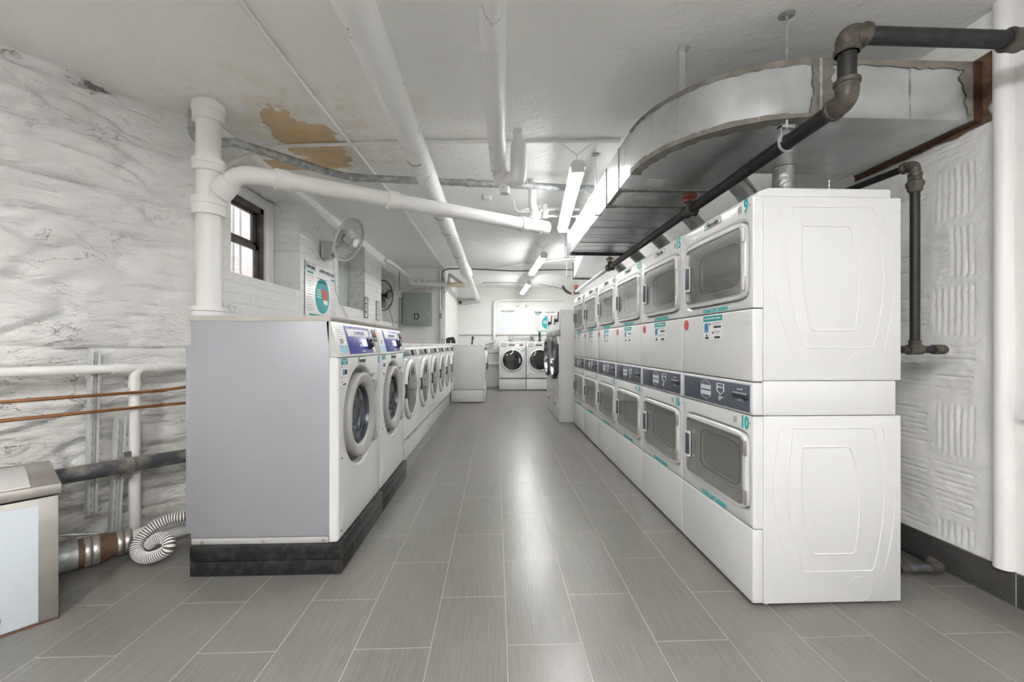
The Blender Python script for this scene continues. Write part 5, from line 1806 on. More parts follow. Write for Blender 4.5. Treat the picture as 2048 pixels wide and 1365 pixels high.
obj('sheet', m, M['paper'], t)
m = MB()
for k in range(4):
    m.box(-0.05, 0.10, -0.0045, -0.002, 0.03 + 0.022 * k, 0.036 + 0.022 * k)
obj('print', m, M['ink'], t)


def fan(name, label, centre, axis, R, wall, grey=True):
    t = thing(name, label, 'fan', tuple(centre))
    ax = V(axis).normalized()
    up = V((0, 0, 1))
    rt = ax.cross(up).normalized()
    u2 = rt.cross(ax).normalized()
    fr = Matrix((rt, ax * -1, u2)).transposed().to_4x4()     # local -Y = blowing direction
    wm = M['wire'] if grey else M['dark']
    pm = M['fangrey'] if grey else M['darkgrey']

    def cage(side):
        m = MB()
        dep = -0.075 * side
        nsp = 60 if grey else 36
        for k in range(nsp):
            a = 2 * PI * k / nsp
            pts = []
            for j in range(6):
                f = j / 5
                r = R * (0.20 + 0.80 * f)
                pts.append((r * math.cos(a + 0.25 * f * side), dep * (1 - f ** 3), r * math.sin(a + 0.25 * f * side)))
            m.tube(pts, 0.0013, 4, caps=False)
        for f in (0.2, 0.48, 0.75):
            r = R * f
            q = (f - 0.2) / 0.8
            m.tube([(r * math.cos(2 * PI * i / 48), dep * (1 - q ** 3), r * math.sin(2 * PI * i / 48)) for i in range(48)], 0.0018, 5, closed=True)
        return m
    obj('back_grille', cage(-1).xform(fr), wm, t)
    obj('front_grille', cage(1).xform(fr), wm, t)
    m = MB().tube([(R * math.cos(2 * PI * i / 64), 0, R * math.sin(2 * PI * i / 64)) for i in range(64)], 0.0125 if grey else 0.012, 10, closed=True)
    obj('rim', m.xform(fr), pm, t)
    m = MB().lathe([(0.045, 0.055), (0.07, 0.06), (0.075, 0.10), (0.065, 0.15), (0.03, 0.165), (0, 0.166)], (0, 0, 0), (0, 1, 0), 28)
    obj('motor_housing', m.xform(fr), pm, t)
    m = MB().lathe([(R * 0.20, -0.076), (R * 0.19, -0.084), (0, -0.088)], (0, 0, 0), (0, 1, 0), 32)
    m.lathe([(0.03, -0.05), (0.035, 0.05), (0, 0.055)], (0, 0, 0), (0, 1, 0), 20)
    obj('hub_cap', m.xform(fr), M['paper'] if grey else M['dark'], t)
    for k in range(3):
        a0 = 2 * PI * k / 3 + 0.5
        m = MB()
        g = []
        for i in range(7):
            r = R * (0.15 + 0.73 * i / 6)
            row = []
            for j in range(7):
                wd = 0.95 - 0.25 * (i / 6)
                a = a0 + (j / 6 - 0.5) * wd + 0.25 * i / 6
                row.append(m.bm.verts.new((r * math.cos(a), 0.025 * math.sin((j / 6 - 0.5) * 2.2) * (1 + 0.3 * i / 6), r * math.sin(a))))
            g.append(row)
        for i in range(6):
            for j in range(6):
                m.bm.faces.new((g[i][j], g[i + 1][j], g[i + 1][j + 1], g[i][j + 1]))
        bmesh.ops.recalc_face_normals(m.bm, faces=m.bm.faces)
        bmesh.ops.solidify(m.bm, geom=list(m.bm.faces), thickness=0.003)
        obj('blade', m.xform(fr), M['blade'] if grey else M['darkgrey'], t)
    return t


C0 = V((-1.515, 4.46, 2.19))
f = fan('wall_fan', 'pale grey wall fan on a bracket above the laundry poster', C0, (0.88, -0.20, -0.42), 0.222, None)
ax = V((0.88, -0.20, -0.42)).normalized()
m = MB()
m.box(-1.868, -1.835, 4.62, 4.80, 2.035, 2.225, 0.01)
m.prism([(-1.84, 2.225), (-1.84, 2.07), (-1.80, 2.03), (-1.765, 2.06), (-1.765, 2.165), (-1.66, 2.165), (-1.66, 2.225)], 4.65, 4.75, plane='XZ')
m.tube([(-1.72, 4.68, 2.20), tuple(C0 - ax * 0.12)], 0.028, 14)
m.xform(Matrix.Translation(-C0))
obj('bracket', m, M['fangrey'], f)
m = MB().box(-1.766, -1.756, 4.665, 4.715, 2.055, 2.105, 0.006)
m.xform(Matrix.Translation(-C0))
obj('switch', m, M['darkgrey'], f, label='dark switch')
m = MB().tube([V((-1.80, 4.80, 2.03)) - C0, V((-1.866, 5.05, 1.72)) - C0, V((-1.866, 5.45, 1.45)) - C0], 0.005, 8)
obj('power_cord', m, M['conduit'], f, label='white power cord')
C1 = V((-1.96, 7.50, 1.97))
f2 = fan('wall_fan', 'black fan set in the recess left of the grey-green electrical panel', C1, (0.90, -0.40, -0.05), 0.26, None, grey=False)
m = MB().tube(fillet([V((-1.90, 7.62, 1.76)) - C1, V((-1.87, 7.75, 1.6)) - C1, V((-1.855, 7.8, 1.42)) - C1], 0.1, 5), 0.007, 8)
obj('power_cord', m, M['grayprint'], f2, label='thin power cord')
m = MB().obox(V((-0.10, 0.06, 0)), (1, 0, 0), (0, 1, 0), (0, 0, 1), 0.14, 0.02, 0.02)
m.lathe([(0.06, -0.13), (0.055, -0.09), (0.05, -0.07)], (0, 0, 0), (-0.90, 0.40, 0.05), 20, cap0=True)
obj('mount', m, M['dark'], f2)

# electrical panel with stencilled D on the return wall
t = thing('electrical_panel', 'grey-green metal electrical panel stencilled with a black D', 'electrical panel', (-1.52, 8.36, 1.49))
obj('cabinet', MB().box(-0.27, 0.275, -0.13, 0.0, 0.0, 0.62, 0.004), M['boxgrey'], t)
obj('door', MB().box(-0.245, 0.235, -0.142, -0.131, 0.025, 0.595, 0.003), M['boxgrey'], t)
m = MB().text('D', 0.175, 0.0, 0.155, -0.1435, sx=0.85, bold=0.004)
obj('stencil_letter', m, M['ink'], t, label='black stencilled letter D')
m = MB().box(0.0, 0.018, -0.1455, -0.1425, 0.05, 0.26)
m.xform(Matrix.Translation((-0.020, 0, 0)))
obj('stencil_gap', m, M['boxgrey'], t)
m = MB().box(0.225, 0.240, -0.150, -0.140, 0.20, 0.26, 0.003)
obj('latch', m, M['steel'], t)
m = MB()
for k in range(5):
    m.tube(fillet([(-0.28, -0.06 - 0.012 * k, 0.60 + 0.010 * k), (-0.15, -0.07, 0.68 + 0.012 * k), (0.05, -0.07, 0.745 - 0.02 * k), (0.22, -0.07, 0.68 - 0.015 * k), (0.26, -0.05, 0.61)], 0.12, 6), 0.0065, 8)
m.tube([(0.25, -0.06, 0.62), (0.36, -0.03, 0.86)], 0.008, 8).tube([(0.27, -0.06, 0.62), (0.30, -0.03, 0.80)], 0.008, 8)
obj('cables', m, M['conduit'], t, label='bundle of white cables')
m = MB().box(-0.36, -0.33, -0.04, 0.0, 0.02, 1.04, 0.003).box(-0.38, -0.31, -0.07, 0.0, 0.53, 0.66, 0.006)
tag(obj('conduit', m.xform(Matrix.Translation((-1.50, 8.36, 1.49))), M['conduit']), 'white conduit with a small box left of the electrical panel', 'conduit')

# painted pipes above the panel
t = thing('water_pipe', 'white painted pipe above the electrical panel with an aged wrapped joint', 'pipe', (-1.78, 7.4, 2.5))
o_ = V((-1.78, 7.4, 2.5))
pts = [V(p) - o_ for p in [(-1.86, 7.25, 2.535), (-1.80, 7.42, 2.525), (-1.60, 7.98, 2.36), (-1.60, 8.00, 2.255), (-1.46, 8.05, 2.25), (-0.58, 8.0, 2.225)]]
obj('run', MB().tube(fillet(pts, 0.06, 6), 0.036, 18), M['pvc'], t)
m = MB().tube(fillet([V((-1.46, 8.05, 2.29)) - o_, V((-1.46, 8.05, 2.35)) - o_, V((-1.34, 8.05, 2.35)) - o_, V((-1.34, 8.05, 2.25)) - o_], 0.05, 6), 0.026, 14)
obj('bypass', m, M['pvc'], t)
m = MB().tube([lerp3(pts[4], pts[5], 0.62), lerp3(pts[4], pts[5], 0.66), lerp3(pts[4], pts[5], 0.86), lerp3(pts[4], pts[5], 0.9), lerp3(pts[4], pts[5], 1.0)], [0.038, 0.043, 0.045, 0.039, 0.036], 18)
obj('wrapped_joint', m, M['yellowtape'], t, label='yellowed wrapped joint')
m = MB().tube(fillet([V((-0.62, 8.02, 2.24)) - o_, V((-0.90, 8.3, 2.48)) - o_, V((-0.92, 8.3, 2.24)) - o_], 0.04, 4), 0.034, 16)
obj('branch', m, M['pvc'], t)
# conduits at the corner of the return wall
t = thing('conduit_cluster', 'bundle of white conduits and a switch box down the corner beyond the electrical panel', 'conduit', (-1.03, 8.33, 0))
m = MB()
for x, r in ((-0.05, 0.020), (0.0, 0.014), (0.035, 0.018)):
    m.tube([(x, 0, 1.05), (x, 0, 2.56)], r, 12)
obj('conduits', m, M['conduit'], t)
obj('trunking', MB().box(-0.045, 0.055, -0.05, 0.0, 1.22, 1.80, 0.004), M['conduit'], t)
m = MB().box(-0.06, -0.015, -0.065, -0.02, 1.62, 1.72, 0.008)
obj('switch_box', m, M['grayprint'], t, label='small grey switch box')
m = MB().tube(fillet([(0.03, -0.03, 2.10), (0.10, -0.03, 2.20), (0.13, -0.03, 2.34)], 0.05, 4), 0.006, 8)
obj('cable', m, M['grayprint'], t)

# camera dome on the beam
t = thing('security_camera', 'small white dome camera on the grey beam at the far wall', 'camera', (-0.905, 10.935, 2.19))
m = MB().lathe([(0.055, 0.0), (0.055, 0.02), (0.04, 0.03)], (0, 0, 0), (0, -1, 0), 24)
obj('base', m, M['conduit'], t)
m = MB().lathe([(0.036, 0.028), (0.030, 0.05), (0.015, 0.06), (0, 0.062)], (0, 0, 0), (0, -1, 0), 24)
obj('dome', m, M['dark'], t, label='black dome')

# far wall pipe, hoses, outlet box
t = thing('wall_pipe', 'white pipe bent over the notices on the far wall', 'pipe', (-0.05, 11.05, 0.9))
pts = [(0.0, 0, 0.10), (0.0, 0, 1.365), (1.76, 0, 1.385)]
obj('pipe', MB().tube(fillet(pts, 0.14, 8), 0.030, 16), M['pvc'], t)
m = MB().tube(fillet([(0.0, 0, 0.30), (-0.02, -0.2, 0.28), (-0.15, -0.75, 0.24), (-0.28, -0.9, 0.17)], 0.1, 6), 0.035, 14)
obj('hose', m, M['midgrey'], t, label='grey bent hose')
m = MB().tube([(-0.95, 11.08, 1.365), (1.8, 11.08, 1.365)], 0.010, 8)
m.tube([(0.02, 11.06, 1.345), (0.02, 11.09, 1.345)], 0.01, 8)
tag(obj('conduit', m, M['grayprint']), 'thin grey conduit running level along the far wall behind the machines', 'conduit')
t = thing('outlet_box', 'round-cornered grey outlet box with conduit on the far wall below the notice', 'outlet', (0.385, 11.09, 1.27))
obj('box', MB().box(-0.045, 0.045, -0.05, 0.0, -0.055, 0.065, 0.015), M['midgrey'], t)
obj('sockets', MB().box(-0.02, 0.02, -0.054, -0.045, -0.03, 0.0, 0.003).box(-0.02, 0.02, -0.054, -0.045, 0.015, 0.045, 0.003), M['palelabel'], t)
obj('conduit', MB().tube([(0.05, -0.025, 0.01), (0.56, -0.025, 0.015)], 0.010, 8), M['midgrey'], t)
t = thing('supply_hoses', 'dark crossed water hoses and a valve behind the far wall front loaders', 'hose', (0.93, 11.02, 1.15))
m = MB().tube(fillet([(0.03, 0, 0.20), (-0.02, -0.02, 0.10), (-0.09, -0.05, 0.0)], 0.05, 4), 0.010, 8)
m.tube(fillet([(-0.03, 0, 0.20), (0.02, -0.03, 0.10), (0.06, -0.05, 0.0)], 0.05, 4), 0.010, 8)
obj('hoses', m, M['darkgrey'], t)
obj('valve', MB().box(-0.05, 0.05, -0.02, 0.05, 0.15, 0.20, 0.008).cyl((0, 0, 0.18), (0, 0, 0.24), 0.016, n=10), M['grayprint'], t)
t = thing('drain_hose', 'upright black drain hose on the far wall below the teal poster', 'hose', (1.125, 10.98, 1.14))
obj('hose', MB().tube([(0, 0, 0), (0.0, 0.02, 0.16), (0, 0.03, 0.30)], 0.026, 12), M['dark'], t)
obj('clip', MB().tube([(0, 0.02, 0.12), (0, 0.022, 0.14)], 0.030, 12), M['paper'], t)
t = thing('drain_hose', 'upright black drain hose behind the front loader with its side to the camera', 'hose', (-0.53, 9.40, 1.10))
obj('hose', MB().tube(fillet([(0, 0, 0), (0.01, 0, 0.10), (0.012, 0, 0.18), (0.04, 0, 0.185)], 0.03, 4), 0.017, 12), M['dark'], t)
obj('clip', MB().cyl((0.012, 0, 0.14), (0.055, 0, 0.145), 0.012, n=10), M['dark'], t)
t = thing('supply_hoses', 'tangle of black hoses hanging at the corner behind the left front loaders', 'hose', (-0.93, 8.47, 1.14))
m = MB()
random.seed(9)
for k in range(6):
    a = (-0.02 + 0.012 * k, 0.02 * k, 0.06)
    m.tube(fillet([(-0.08 + 0.02 * k, 0, 0.0), (-0.06 + 0.02 * k, 0.01 * k, 0.08 + 0.01 * k), (0.01 + 0.02 * k, 0.01, 0.12 - 0.005 * k), (0.06 + 0.012 * k, 0.02, 0.06 - 0.012 * k), (0.05 + 0.012 * k, 0.02, 0.0)], 0.04, 4), 0.010, 8)
obj('hoses', m, M['dark'], t)
m = MB().tube([(-0.06, 0.05, -0.12), (-0.06, 0.05, 0.05)], 0.010, 8).tube([(-0.02, 0.05, -0.12), (-0.02, 0.05, 0.05)], 0.010, 8)
obj('pipes', m, M['conduit'], t, label='thin white pipes')
for x, lb in ((0.57, 'small white plug on the far wall under the pipe, left one'), (0.80, 'small white plug on the far wall under the pipe, right one')):
    m = MB().lathe([(0.045, 0), (0.045, 0.015), (0.02, 0.03), (0.02, 0.05), (0, 0.05)], (x, 11.095, 2.135), (0, -1, 0), 16)
    tag(obj('wall_plug', m, M['pvc']), lb, 'plug', 'wall plugs')
# piping low on the far wall, seen between the machines
t = thing('low_pipes', 'two grey-white pipes low on the far wall between the machines', 'pipe', (0, 11.04, 0.6))
m = MB().tube([(-0.9, 0, 0.02), (0.2, 0, 0.02)], 0.045, 14)
obj('thick_pipe', m, M['pvc'], t)
obj('thin_pipe', MB().tube([(-0.9, 0, 0.30), (0.2, 0, 0.30)], 0.022, 12), M['midgrey'], t)

# ------------------------------------------------------------------ strip lights
def strip_light(label, p0, p1, chain=True, glow='tube', wide=True):
    p0, p1 = V(p0), V(p1)
    t = thing('strip_light', label, 'ceiling light', tuple(p0), group='hanging strip lights')
    d = p1 - p0
    L = d.length
    fr = Matrix.Rotation(math.atan2(d.y, d.x) - PI / 2, 4, 'Z')
    m = MB()
    hw = 0.056 if wide else 0.022
    m.prism([(-hw, 0.004), (hw, 0.004), (hw * 0.9, 0.035), (hw * 0.5, 0.055), (-hw * 0.5, 0.055), (-hw * 0.9, 0.035)], -0.02, L + 0.02)
    m.box(-0.05, 0.05, -0.022, -0.012, -0.034, 0.02, 0.002).box(-0.05, 0.05, L + 0.012, L + 0.022, -0.034, 0.02, 0.002)
    obj('housing', m.xform(fr), M['housing'], t)
    for x in (-0.030, 0.030):
        m = MB().tube([(x, 0.005, -0.014), (x, L - 0.005, -0.014)], 0.017, 14)
        obj('tube', m.xform(fr), M[glow], t, label='glowing tube')
    for x in (-0.030, 0.030):
        for y in (0.0, L):
            obj('tube_cap', MB().box(x - 0.016, x + 0.016, y - 0.012, y + 0.006, -0.030, 0.0, 0.003).xform(fr), M['housing'], t)
    if chain:
        H = CZ - p0.z
        for y in (0.06, L - 0.06):
            m = MB()

            def links(a, b):
                a, b = V(a), V(b)
                n = max(2, int((b - a).length / 0.028))
                dv = (b - a).normalized()
                for i in range(n):
                    c0 = lerp3(a, b, (i + 0.5) / n)
                    side = V((0, 1, 0)) if i % 2 else dv.cross(V((0, 1, 0))).normalized()
                    lh, lw = 0.017, 0.006
                    m.tube([c0 + dv * (lh * math.sin(q)) + side * (lw * math.cos(q)) for q in [2 * PI * k / 10 for k in range(10)]], 0.0014, 5, closed=True)
            mid = (0, y, 0.055 + 0.45 * (H - 0.055))
            links((0, y, 0.055), mid)
            links(mid, (-0.11, y, H - 0.002))
            links(mid, (0.11, y, H - 0.002))
            obj('chain', m.xform(fr), M['wire'], t)
    return t


strip_light('strip light nearest the camera, hanging left of the big duct', (0.592, 3.075, 2.39), (0.736, 4.70, 2.39), glow='tube')
strip_light('middle strip light of the row, above the far machines', (0.685, 6.13, 2.39), (0.640, 7.66, 2.39), glow='tube_far')
strip_light('farthest strip light of the row, near the far wall', (0.690, 8.90, 2.39), (0.650, 10.55, 2.39), glow='tube_far')
strip_light('added fill strip light, unseen behind the camera on the right', (0.35, -1.75, 2.39), (0.35, -0.15, 2.39), glow='tube_fill', wide=False)  # unseen lamp added to brighten the near half of the room
strip_light('added fill strip light, unseen behind the camera on the left', (-1.3, -1.75, 2.39), (-1.3, -0.15, 2.39), glow='tube_fill', wide=False)  # second added lamp, lifts the near walls and ceiling

# ------------------------------------------------------------------ duct
t = thing('air_duct', 'big galvanised sheet metal duct curving from the right wall along the ceiling', 'duct', (0.8, 1.85, 2.12))
o_ = V((0.8, 1.85, 2.12))
ZB, ZT = 2.126, 2.389
# outline of the elbow (plan): outer arc from the wall leg to the corridor leg
XO, XI, YN, YF = 0.800, 1.440, 1.850, 2.475
ccx, ccy = 1.445, 2.52
R0 = ccx - XO
arc = [(ccx + R0 * math.cos(a), ccy + (ccy - YN) * math.sin(a)) for a in [PI + (PI / 2) * k / 20 for k in range(21)]]   # (XO,ccy) -> (ccx,YN)


def slab(poly, z0, z1):
    return MB().prism([(x - o_.x, y - o_.y) for x, y in poly], z0 - o_.z, z1 - o_.z, plane='XY')


elbow = [(XO, 2.75)] + arc + [(ccx, YF), (XI + 0.01, 2.75)]
obj('elbow', slab(elbow, ZB, ZT), M['galv'], t, sharp=25)
obj('wall_leg', slab([(ccx + 0.004, YN), (RW - 0.05, YN), (RW - 0.05, YF), (ccx + 0.004, YF)], ZB, ZT), M['galv'], t)
obj('wall_collar', slab([(RW - 0.05, YN - 0.003), (RW + 0.02, YN - 0.003), (RW + 0.02, YF + 0.02), (RW - 0.05, YF + 0.02)], ZB - 0.004, ZT + 0.004), M['rust'], t, label='rusty collar at the wall')
obj('straight', slab([(XO, 2.754), (XO + 0.01, 3.66), (XI + 0.03, 3.66), (XI + 0.01, 2.754)], ZB, ZT), M['galv'], t)
obj('far_section', slab([(XO + 0.01, 3.664), (XO + 0.025, 4.70), (XI + 0.05, 4.70), (XI + 0.03, 3.664)], ZB, ZT), M['galv'], t)
obj('narrow_end', slab([(0.985, 4.76), (1.19, 6.50), (1.52, 6.50), (1.52, 4.76)], ZB + 0.004, ZT - 0.03), M['galv'], t)
obj('end_flange', slab([(XO - 0.012, 4.70), (XI + 0.06, 4.70), (XI + 0.06, 4.725), (XO - 0.012, 4.725)], ZB - 0.022, ZT + 0.012), M['darkgrey'], t, label='dark end flange')
obj('narrow_flange', slab([(1.175, 6.50), (1.53, 6.50), (1.53, 6.52), (1.175, 6.52)], ZB - 0.012, ZT - 0.02), M['darkgrey'], t, label='dark end flange')


strip_off = 0.001


def rough_strip(pts, normal, w0, w1, side, jit=0.35, off=0.0015, close=None):
    """brushed-on sealant: ribbon following pts, ragged edge on the `side` direction"""
    global strip_off
    strip_off += 0.00035
    off = strip_off
    m = MB()
    a, b = [], []
    dense = []
    for p, q in zip(pts, pts[1:]):
        p, q = V(p), V(q)
        n = max(2, int((q - p).length / 0.012))
        dense += [p.lerp(q, i / n) for i in range(n)]
    dense.append(V(pts[-1]))
    for i, p in enumerate(dense):
        sd = side(p) if callable(side) else V(side)
        nn = normal(p) if callable(normal) else V(normal)
        w = w0 + (w1 - w0) * i / len(dense)
        w *= 1 + jit * (noise.noise(V((i * 0.33, w0 * 100, 0))) + 0.7 * noise.noise(V((i * 0.09, w1 * 50, 3))))
        a.append(m.bm.verts.new(p + nn * off - o_))
        b.append(m.bm.verts.new(p + nn * off + sd * w - o_))
    for i in range(len(dense) - 1):
        m.bm.faces.new((a[i], a[i + 1], b[i + 1], b[i]))
    bmesh.ops.recalc_face_normals(m.bm, faces=m.bm.faces)
    return m


arcn = lambda p: V(((p.x - ccx) / R0 ** 2, (p.y - ccy) / (ccy - YN) ** 2, 0)).normalized()
arcin = lambda p: -arcn(p)
arc3b = [(x, y, ZB) for x, y in arc]
arc3t = [(x, y, ZT) for x, y in arc]
dn = V((0, 0, -1))
m = rough_strip(arc3b, dn, 0.055, 0.060, arcin)
m.join(rough_strip(arc3b, arcn, 0.030, 0.022, (0, 0, 1)))
m.join(rough_strip(arc3t, arcn, 0.022, 0.030, (0, 0, -1)))
# round the elbow's end seam at the wall leg, underside and face
m.join(rough_strip([(ccx, YN, ZB), (ccx, YF, ZB)], dn, 0.035, 0.045, (-1, 0, 0)))
m.join(rough_strip([(ccx, YN, ZB), (ccx, YF, ZB)], dn, 0.03, 0.03, (1, 0, 0)))
m.join(rough_strip([(ccx, YN, ZB), (ccx, YN, ZT)], (0, -1, 0), 0.045, 0.03, (-1, 0, 0)))
m.join(rough_strip([(ccx, YN, ZB), (ccx, YN, ZT)], (0, -1, 0), 0.06, 0.05, (1, 0, 0)))
m.join(rough_strip([(ccx, YN, ZT), (RW - 0.06, YN, ZT)], (0, -1, 0), 0.022, 0.04, (0, 0, -1)))
# across the underside at the two corridor seams
for y in (2.752, 3.07):
    m.join(rough_strip([(XO, y, ZB), (XI + 0.01, y, ZB)], dn, 0.05, 0.035, (0, 1, 0)))
m.join(rough_strip([(XO, 2.752, ZB), (XO + 0.004, 3.10, ZB)], dn, 0.04, 0.03, (1, 0, 0)))
m.join(rough_strip([(RW - 0.06, YN, ZB + 0.02), (RW - 0.06, YN, ZT)], (0, -1, 0), 0.02, 0.05, (-1, 0, 0), jit=0.8))
obj('seam_sealant', m, M['sealant'], t, recalc=False, sharp=180, label='brushed-on grey sealant')
IV = Matrix.Translation(-o_)
for y in (2.752, 3.07, 3.662, 4.20):
    m = MB().prism([(XO - 0.006, ZB - 0.005), (XI + 0.03, ZB - 0.005), (XI + 0.03, ZB + 0.001), (XO + 0.018, ZB + 0.001), (XO + 0.018, ZT), (XO - 0.006, ZT)], y - 0.004, y + 0.004)
    obj('seam_rib', m.xform(IV), M['galvpipe'], t, label='folded seam rib')
m = MB().prism([(YN - 0.006, ZT), (YN - 0.006, ZB - 0.006), (YF, ZB - 0.006), (YF, ZB), (YN + 0.001, ZB), (YN + 0.001, ZT)], ccx - 0.006, ccx + 0.006, plane='YZ')
obj('seam_rib', m.xform(IV), M['galvpipe'], t, label='folded seam rib')
obj('seam_rib', MB().box(1.857, 1.863, YN - 0.003, YN + 0.001, ZB, ZT).xform(IV), M['galvpipe'], t, label='folded seam rib')
for y in (3.25, 3.45, 3.9, 4.0, 4.35, 4.55):
    obj('crease', MB().box(XO + 0.03, XI, y, y + 0.003, ZB - 0.0015, ZB).xform(IV), M['galvpipe'], t)
for k in (5, 10, 15):
    x, y = arc[k]
    nn = V((x - ccx, y - ccy, 0)).normalized()
    m = MB().obox(V((x, y, (ZB + ZT) / 2)) + nn * 0.0005, nn, (-nn.y, nn.x, 0), (0, 0, 1), 0.0012, 0.0012, 0.12)
    obj('crease', m.xform(IV), M['galv'], t)
for bb in ((0.93, 1.05, 2.58, 2.68, ZB - 0.002, ZB - 0.0005), (0.95, 1.10, 2.86, 2.94, ZB - 0.002, ZB - 0.0005), (XO - 0.002, XO - 0.0005, 2.62, 2.70, 2.24, 2.33)):
    obj('duct_label', MB().box(*bb).xform(IV), M['palelabel'], t, label='pale paper label')
# hangers
m = MB().box(0.925, 0.955, 2.120, 2.124, 2.20, 2.60).box(0.915, 0.965, 2.08, 2.13, 2.590, 2.599)
m.xform(Matrix.Translation(-o_))
obj('hanger_strap', m, M['galv'], t, label='metal strap hanger')
for x, y in ((0.775, 3.30), (0.795, 4.9), (1.05, 6.3)):
    m = MB().cyl((x, y, 2.13), (x, y, 2.60), 0.004, n=8)
    m.box(x - 0.025, x + 0.025, y - 0.02, y + 0.02, 2.588, 2.599)
    m.box(x - 0.01, x + 0.05, y - 0.015, y + 0.015, 2.118, 2.126)
    obj('hanger_rod', m.xform(IV), M['galvpipe'], t)
# ragged hole in the wall around the duct
m = MB()
pts = []
for k in range(48):
    a = 2 * PI * k / 48
    f = rect(0.365, 0.155)(a) * (1 + 0.10 * noise.noise(V((k * 0.6, 2, 2))))
    pts.append((2.17 + f * math.cos(a), 2.26 + f * math.sin(a)))
m.bm.faces.new([m.bm.verts.new((RW - 0.012, y, z)) for y, z in pts])
struct('trim_4', m, mat('broken_masonry', (0.16, 0.09, 0.05), 0.9, var=(30, (0.05, 0.03, 0.02), 0.9, (1, 1, 1))))
# foil flex ducts from dryers up to the duct
for i in range(6):
    y = YD + PITCH * i
    if i == 0:
        pts = [(1.66, 2.38, 1.785), (1.66, 2.40, 2.0), (1.66, 2.40, 2.124)]
    else:
        pts = [(1.80, y + 0.05, 1.70), (1.80, y + 0.05, 1.90), (1.68, y - 0.06, 2.03), (1.56, y - 0.12, 2.12), (1.44, y - 0.16, 2.20)]
    path = fillet(pts, 0.12, 10)
    dense = []
    for a, b in zip(path, path[1:]):
        n = max(1, int((b - a).length / 0.006))
        dense += [a.lerp(b, k / n) for k in range(n)]
    dense.append(path[-1])
    rs = [0.058 + (0.003 if k % 2 else 0) for k in range(len(dense))]
    m = MB().tube(dense, rs, 20)
    tag(obj('vent_duct', m, M['foil'], sharp=80), ['silver foil vent duct rising from the dryer numbered 9 and 10',
        'silver foil vent duct behind the dryer numbered 15 and 16', 'silver foil vent duct behind the dryer numbered 13 and 14',
        'silver foil vent duct behind the fourth stacked dryer', 'silver foil vent duct behind the fifth stacked dryer',
        'silver foil vent duct behind the sixth stacked dryer'][i], 'vent duct', 'foil vent ducts behind the stacked dryers')

# ------------------------------------------------------------------ black gas pipe over the dryers
t = thing('gas_pipe', 'long black iron gas pipe running over the dryers from the upper right', 'pipe', (1.31, 1.545, 2.02))
o_ = V((1.31, 1.545, 2.02))
GX, GY = 1.31, 1.545


def rel(*pp):
    return [V(p) - o_ for p in pp]


obj('wall_run', MB().tube(rel((GX + 0.03, GY, 2.268), (RW + 0.05, GY, 2.266)), 0.0305, 22), M['blackiron'], t)
obj('drop', MB().tube(rel((GX, GY, 2.25), (GX, GY, 2.06)), 0.0305, 22), M['blackiron'], t)
obj('long_run', MB().tube(rel((GX, GY + 0.03, 2.022), (GX, 2.84, 2.020)), 0.0305, 22), M['blackiron'], t)
obj('long_run', MB().tube(rel((GX, 2.84, 2.020), (GX, 4.87, 2.005)), 0.0290, 22), M['blackiron'], t)
obj('long_run', MB().tube(rel((GX, 4.87, 2.005), (GX, 7.15, 1.975)), 0.0260, 22), M['galvpipe'], t, label='greyer far pipe length')


def elbow(a, b, c, r, R):
    p = fillet(rel(a, b, c), 0.06, 10)
    m = MB().tube(p, r, 24)
    for e, q in ((p[0], p[1]), (p[-1], p[-2])):
        d = (V(q) - V(e)).normalized()
        m.tube([V(e), V(e) + d * 0.004, V(e) + d * 0.018, V(e) + d * 0.022], [r, R, R, r], 24)
    return m


obj('elbow', elbow((GX + 0.075, GY, 2.268), (GX, GY, 2.268), (GX, GY, 2.195), 0.038, 0.043), M['iron'], t, label='brown cast elbow')
obj('elbow', elbow((GX, GY, 2.10), (GX, GY, 2.022), (GX, GY + 0.075, 2.022), 0.038, 0.043), M['iron'], t, label='brown cast elbow')
m = MB().tube(rel((1.93, GY, 2.266), (1.935, GY, 2.266), (1.95, GY, 2.266), (1.97, GY, 2.266), (1.985, GY, 2.266), (1.99, GY, 2.266)), [0.034, 0.042, 0.040, 0.040, 0.042, 0.034], 24)
obj('coupling', m, M['iron'], t, label='brown cast coupling')
for y, z in ((2.84, 2.020), (4.87, 2.005), (6.95, 1.978)):
    m = MB().tube(rel((GX, y - 0.05, z), (GX, y - 0.046, z), (GX, y - 0.03, z), (GX, y + 0.03, z), (GX, y + 0.046, z), (GX, y + 0.05, z)), [0.03, 0.042, 0.036, 0.036, 0.042, 0.03], 22)
    m.tube(rel((GX, y, z), (GX, y, z + 0.06)), 0.022, 16)
    m.tube(rel((GX, y, z), (GX + 0.05, y, z - 0.01)), 0.03, 16)
    v = obj('valve', m, M['iron'], t, label='cast valve body')
    m = MB()
    c0 = V((GX, y, z + 0.095)) - o_
    for q in range(12):
        a = 2 * PI * q / 12
        m.tube([c0 + V((0.012 * math.cos(a), 0.012 * math.sin(a), 0.015)), c0 + V((0.042 * math.cos(a), 0.042 * math.sin(a), 0.002))], 0.0035, 6)
    for rr_, dz in ((0.042, 0.0), (0.014, 0.016)):
        m.tube([c0 + V((rr_ * math.cos(2 * PI * q / 28), rr_ * math.sin(2 * PI * q / 28), dz)) for q in range(28)], 0.006, 8, closed=True)
    m.tube([c0 + V((0, 0, -0.05)), c0 + V((0, 0, 0.02))], 0.008, 10)
    m.tube([c0 + V((0.036 * math.cos(2 * PI * q / 28), 0.036 * math.sin(2 * PI * q / 28), -0.03)) for q in range(28)], 0.005, 8, closed=True)
    obj('valve_handle', m, M['valvered'] if y != 4.87 else M['brass'], v, label='red wheel handle' if y != 4.87 else 'worn brass-coloured wheel handle')
